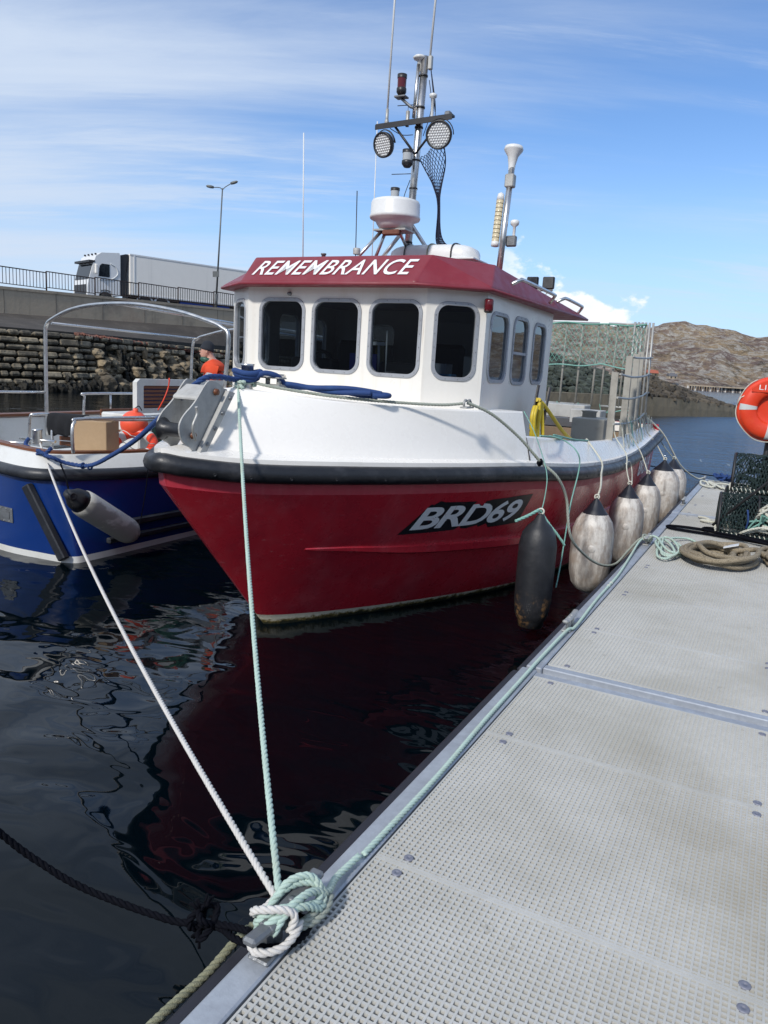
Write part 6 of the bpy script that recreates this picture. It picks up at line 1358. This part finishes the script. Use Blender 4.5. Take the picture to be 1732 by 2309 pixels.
BN = [(-1.06, 8.0, .56), (-1.0, 8.05, .58), (-.93, 8.0, .56), (-.90, 7.7, .54), (-.85, 7.35, .53), (-.76, 7.30, .53), (-.72, 7.5, .55), (-.80, 7.85, .56), (-.90, 8.1, .55), (-.96, 8.0, .54), (-.88, 7.6, .56), (-.78, 7.40, .55), (-.68, 7.55, .53), (-.70, 7.9, .54), (-.84, 8.2, .55), (-.70, 8.5, .52), (-.60, 8.3, .52), (-.62, 7.9, .53), (-.70, 7.5, .54)]
twist(q, cr(BN, 8), .0125, .075, 5); twist(q, cr([Vector(p)+Vector((.03, .05, .018)) for p in BN[2:14]], 8), .0125, .075, 5)
q.build('rope_bundle', 'rope_green', org=(-.85, 7.8, .5), label='bundle of thin pale green rope beside the second cleat', cat='rope')
q = MB(); c8 = Vector((-1.045, 8.0, DZ+.05))
for k in range(3): twist(q, cr([c8+Vector((math.cos(a)*.045, math.sin(a)*(.07+.02*k), .01*k+.012*math.sin(a*2+k))) for a in [i*PI/4 for i in range(9)]], 6), .0125, .075, 5)
q.build('rope_hitch', 'rope_greygreen', org=c8, label='grey green hitch round the second cleat by the green bundle', cat='rope')
q = MB()
q.tube(cr([(.3, 8.9, .525), (-.1, 9.0, .52), (-.4, 9.15, .52), (-.75, 9.2, .52), (-.96, 9.15, .52), (-.98, 9.05, .52), (-.85, 8.98, .52), (-.5, 8.95, .52), (-.1, 8.82, .53), (.3, 8.7, .53)], 8), .016, 7)
q.tube(cr([(.2, 8.75, .55), (-.2, 9.0, .54), (-.5, 9.35, .52), (-.62, 9.3, .52), (-.55, 9.1, .53), (-.2, 8.85, .55), (.2, 8.6, .54)], 8), .016, 7)
q.build('cable', 'rope_black', org=(-.3, 9, .5), label='flat loops of thin black cable in front of the creels', cat='rope')
q = MB(); twist(q, cr([(-.75, 10.1, .52), (-.66, 10.0, .53), (-.60, 9.9, .52), (-.70, 9.85, .52), (-.58, 9.75, .53), (-.5, 9.85, .52), (-.42, 9.8, .53)], 6), .016, .08, 5); q.build('rope_tail', 'rope_cream', org=(-.6, 9.9, .5), label='short knotted cream rope tail left of the creels', cat='rope')

# ------------------------------------------------------------------ creels (lobster pots)
def creel(lab, c, L, W_, H, rz, seed):
    c = Vector(c); rnd = random.Random(seed); o = thing('creel', lab, 'creel', c, 'lobster creels stacked on the pontoon'); ex = Vector((math.cos(rz), math.sin(rz), 0)); ey = Vector((-math.sin(rz), math.cos(rz), 0)); ez = Vector((0, 0, 1))
    def S_(a, b):       # a along -1..1, b 0..1 round the arch
        an = PI*b; return c+ex*a*L/2+ey*math.cos(an)*W_/2*(1-.1*math.sin(an))+ez*(H*math.sin(an)**.75)
    q = MB(); base = [c+ex*i*L/2+ey*j*W_/2+ez*.02 for i, j in ((-1, -1), (1, -1), (1, 1), (-1, 1))]; twist(q, cr([base[0], base[1], base[1]], 3)[:-1]+cr([base[1], base[2]], 3)+cr([base[2], base[3]], 3)+cr([base[3], base[0]], 3), .017, .09, 5); q.build('base_frame', 'net_dark', o)
    for a in (-1, 0, 1): q = MB(); q.tube([S_(a, i/14) for i in range(15)], .014, 7); q.build('hoop', 'black_plastic', o)
    q = MB(); nu, nv = 22, 24
    for sgn in (1, -1):
        for i in range(-nv, nu+nv):
            pts = [S_(-1+2*(i+sgn*j*.5)/nu, j/nv)+Vector((rnd.uniform(-1, 1), rnd.uniform(-1, 1), rnd.uniform(-1, 1)))*.008 for j in range(nv+1) if -.01 <= (i+sgn*j*.5)/nu <= 1.01]
            if len(pts) > 1: q.tube(pts, .0042, 4, caps=False)
    for a in (-1, 1):
        for k in range(1, 9):
            q.tube([c+ex*a*L/2+ey*(-1+2*k/9)*W_/2+ez*.02, S_(a, 1-k/9)], .0042, 4); 
        for k in range(1, 6):
            z = H*k/6; hwid = W_/2*math.sqrt(max(.05, 1-(k/6)**2)); q.tube([c+ex*a*L/2+ey*-hwid+ez*z, c+ex*a*L/2+ey*hwid+ez*z], .0042, 4)
    q.build('netting', 'net_dark', o)
    q = MB(); 
    for k in range(26): 
        p = c+ex*rnd.uniform(-.3, .3)*L+ey*rnd.uniform(-.3, .3)*W_+ez*rnd.uniform(.05, H*.8); q.tube(cr([p+Vector((rnd.uniform(-.14, .14), rnd.uniform(-.14, .14), rnd.uniform(-.08, .1))) for _ in range(5)], 4), .012, 5)
    q.build('inner_netting', 'net_dark', o)
    q = MB()
    for e in ((0, 1), (1, 2), (2, 3), (3, 0)):
        a, b = base[e[0]], base[e[1]]; n = int((b-a).length/.045); d_ = (b-a).normalized(); s1 = d_.orthogonal().normalized(); s2 = d_.cross(s1)
        q.tube([a.lerp(b, i/(n*6))+(s1*math.cos(i*PI/3)+s2*math.sin(i*PI/3))*.021 for i in range(n*6+1)], .0055, 4)
    q.build('lashing', 'rope_cream' if seed % 2 else 'rope_turq', o)
    return o
creel('lower front creel with cream lashed frame and turquoise twine', (-.10, 9.35, DZ+.01), .78, .56, .44, .10, 1)
creel('lower back creel under the topmost creel', (-.10, 10.0, DZ+.01), .74, .52, .44, -.05, 2)
creel('topmost creel of the stack left of the lifebuoy', (-.05, 9.85, DZ+.45), .74, .50, .42, .06, 3)
creel('creel at the right end of the stack with pale rope bundled on it', (.62, 9.25, DZ+.01), .70, .52, .46, -.2, 5)
creel('dark creel farthest right, raised on the lower ones', (.72, 9.8, DZ+.44), .70, .5, .42, .1, 7)
for lab, c, m_, rr, n, sd_, sp in (('frayed cream rope bundled on the front of the lower creel', (.10, 9.05, .86), 'rope_cream', .015, 22, 3, (.15, .05, .12)), ('green twine heaped on the lower front creel', (-.02, 9.02, .72), 'rope_turq', .010, 22, 5, (.10, .05, .09)), ('cream rope looped down over the bottom edge of the front creel', (.12, 9.02, .62), 'rope_cream', .014, 14, 9, (.26, .05, .08))):
    rnd = random.Random(sd_); q = MB(); c = Vector(c)
    twist(q, cr([c+Vector((rnd.gauss(0, sp[0]*.6), rnd.gauss(0, sp[1]), rnd.gauss(0, sp[2]*.5))) for _ in range(n)], 6), rr, rr*6, 4); q.build('rope_heap', m_, org=c, label=lab, cat='rope')
q = MB(); q.box((.045, 9.12, 1.06), (.022, .016, .24), bev=.005); q.build('plastic_plank', 'pole_blue', org=(.045, 9.12, .85), label='upright light blue plastic slat standing against the creels', cat='plank')
q = MB(); q.tube([(-.52, 9.1, .60), (.10, 9.05, 1.30), (.4, 9.02, 1.65)], .014, 8); q.build('black_pole', 'black_plastic', org=(0, 9.1, .5), label='thin black pole leaning aslant across the creels', cat='pole')
q = MB(); q.tube(cr([(-.18, 9.03, .62), (-.17, 9.0, .72), (-.19, 9.02, .83)], 4), .010, 6); q.tube(cr([(-.03, 9.55, 1.30), (-.05, 9.5, 1.38), (.0, 9.52, 1.42), (.03, 9.5, 1.36)], 4), .012, 6); q.build('rope_tag', 'rope_blue', org=(-.18, 9, .6), label='two short bright blue cord ends tied to the creels', cat='cord')

# ------------------------------------------------------------------ lifebuoy housing on its post
ob_ = Vector((-.127, 10.26, 1.893)); nrm_ = Wl(-.25, -1, 0).normalized(); e1 = Vector((0, 0, 1)).cross(nrm_)*-1; e1.normalize(); e2 = Vector((0, 0, 1))
lh = thing('lifebuoy_station', 'orange lifebuoy in its orange round holder on a post behind the creels', 'lifebuoy', (ob_.x, ob_.y+.05, DZ))
if e1.x < 0: e1 = -e1
q = MB(); q.tube([(ob_.x+.02, ob_.y+.14, DZ), (ob_.x+.02, ob_.y+.14, ob_.z+.1)], .035, 10); q.build('post', 'black_plastic', lh)
def bp2(a, r_, d): return ob_+(e1*math.cos(a)+e2*math.sin(a))*r_+nrm_*d
q = MB(); prof_ = [(.378, -.06), (.385, .0), (.375, .03), (.35, .045), (.30, .050), (.285, .045), (.28, .01), (.10, .0), (.001, .0)]
q.grid([[bp2(a, r_, d) for a in [2*PI*k/64 for k in range(65)]] for r_, d in prof_], True); hs_ = q.build('holder', 'orange_ring', lh)
q = MB(); q.prism([(r_*math.cos(R(a)), r_*math.sin(R(a))) for r_, a in [(.345, x) for x in range(38, 143, 5)]]+[(-.26, .195), (.26, .195)], [], lambda x, y, d: ob_+e1*x+e2*y+nrm_*(.108-d), .05); q.build('top_panel', 'orange_ring', hs_)
q = MB(); q.grid([[bp2(a, .262+.098*math.cos(b), .050+.05*math.sin(b)) for b in [2*PI*k/16 for k in range(17)]] for a in [2*PI*k/56 for k in range(57)]], True); rg = q.build('ring', 'orange_ring', lh)
for a0 in (178, 268, 358, 88): q = MB(); q.grid([[bp2(R(a0+da), .262+.0995*math.cos(b), .050+.0515*math.sin(b)) for b in [2*PI*k/16 for k in range(17)]] for da in (-6, -2, 2, 6)], True); q.build('band', 'reflect', rg)
q = MB(); q.tube([bp2(R(a), .39+.006*math.sin(R(a*6)), .03+.012*math.cos(R(a*5))) for a in range(120, 300, 5)], .006, 5); q.tube([bp2(R(150), .33, .06), bp2(R(162), .38, .05), bp2(R(175), .39, .04)], .006, 5); q.build('grab_line', 'rope_cream', lh)
vs_, fs = text_mesh('LIFE', 0, .0, 1.1); q = MB()
for f in fs: q.face([ob_+e1*(-.185+.20*vs_[i][0])+e2*(.222+.058*vs_[i][1])+nrm_*.1105 for i in f])
q.build('lettering', 'letter_white', hs_)
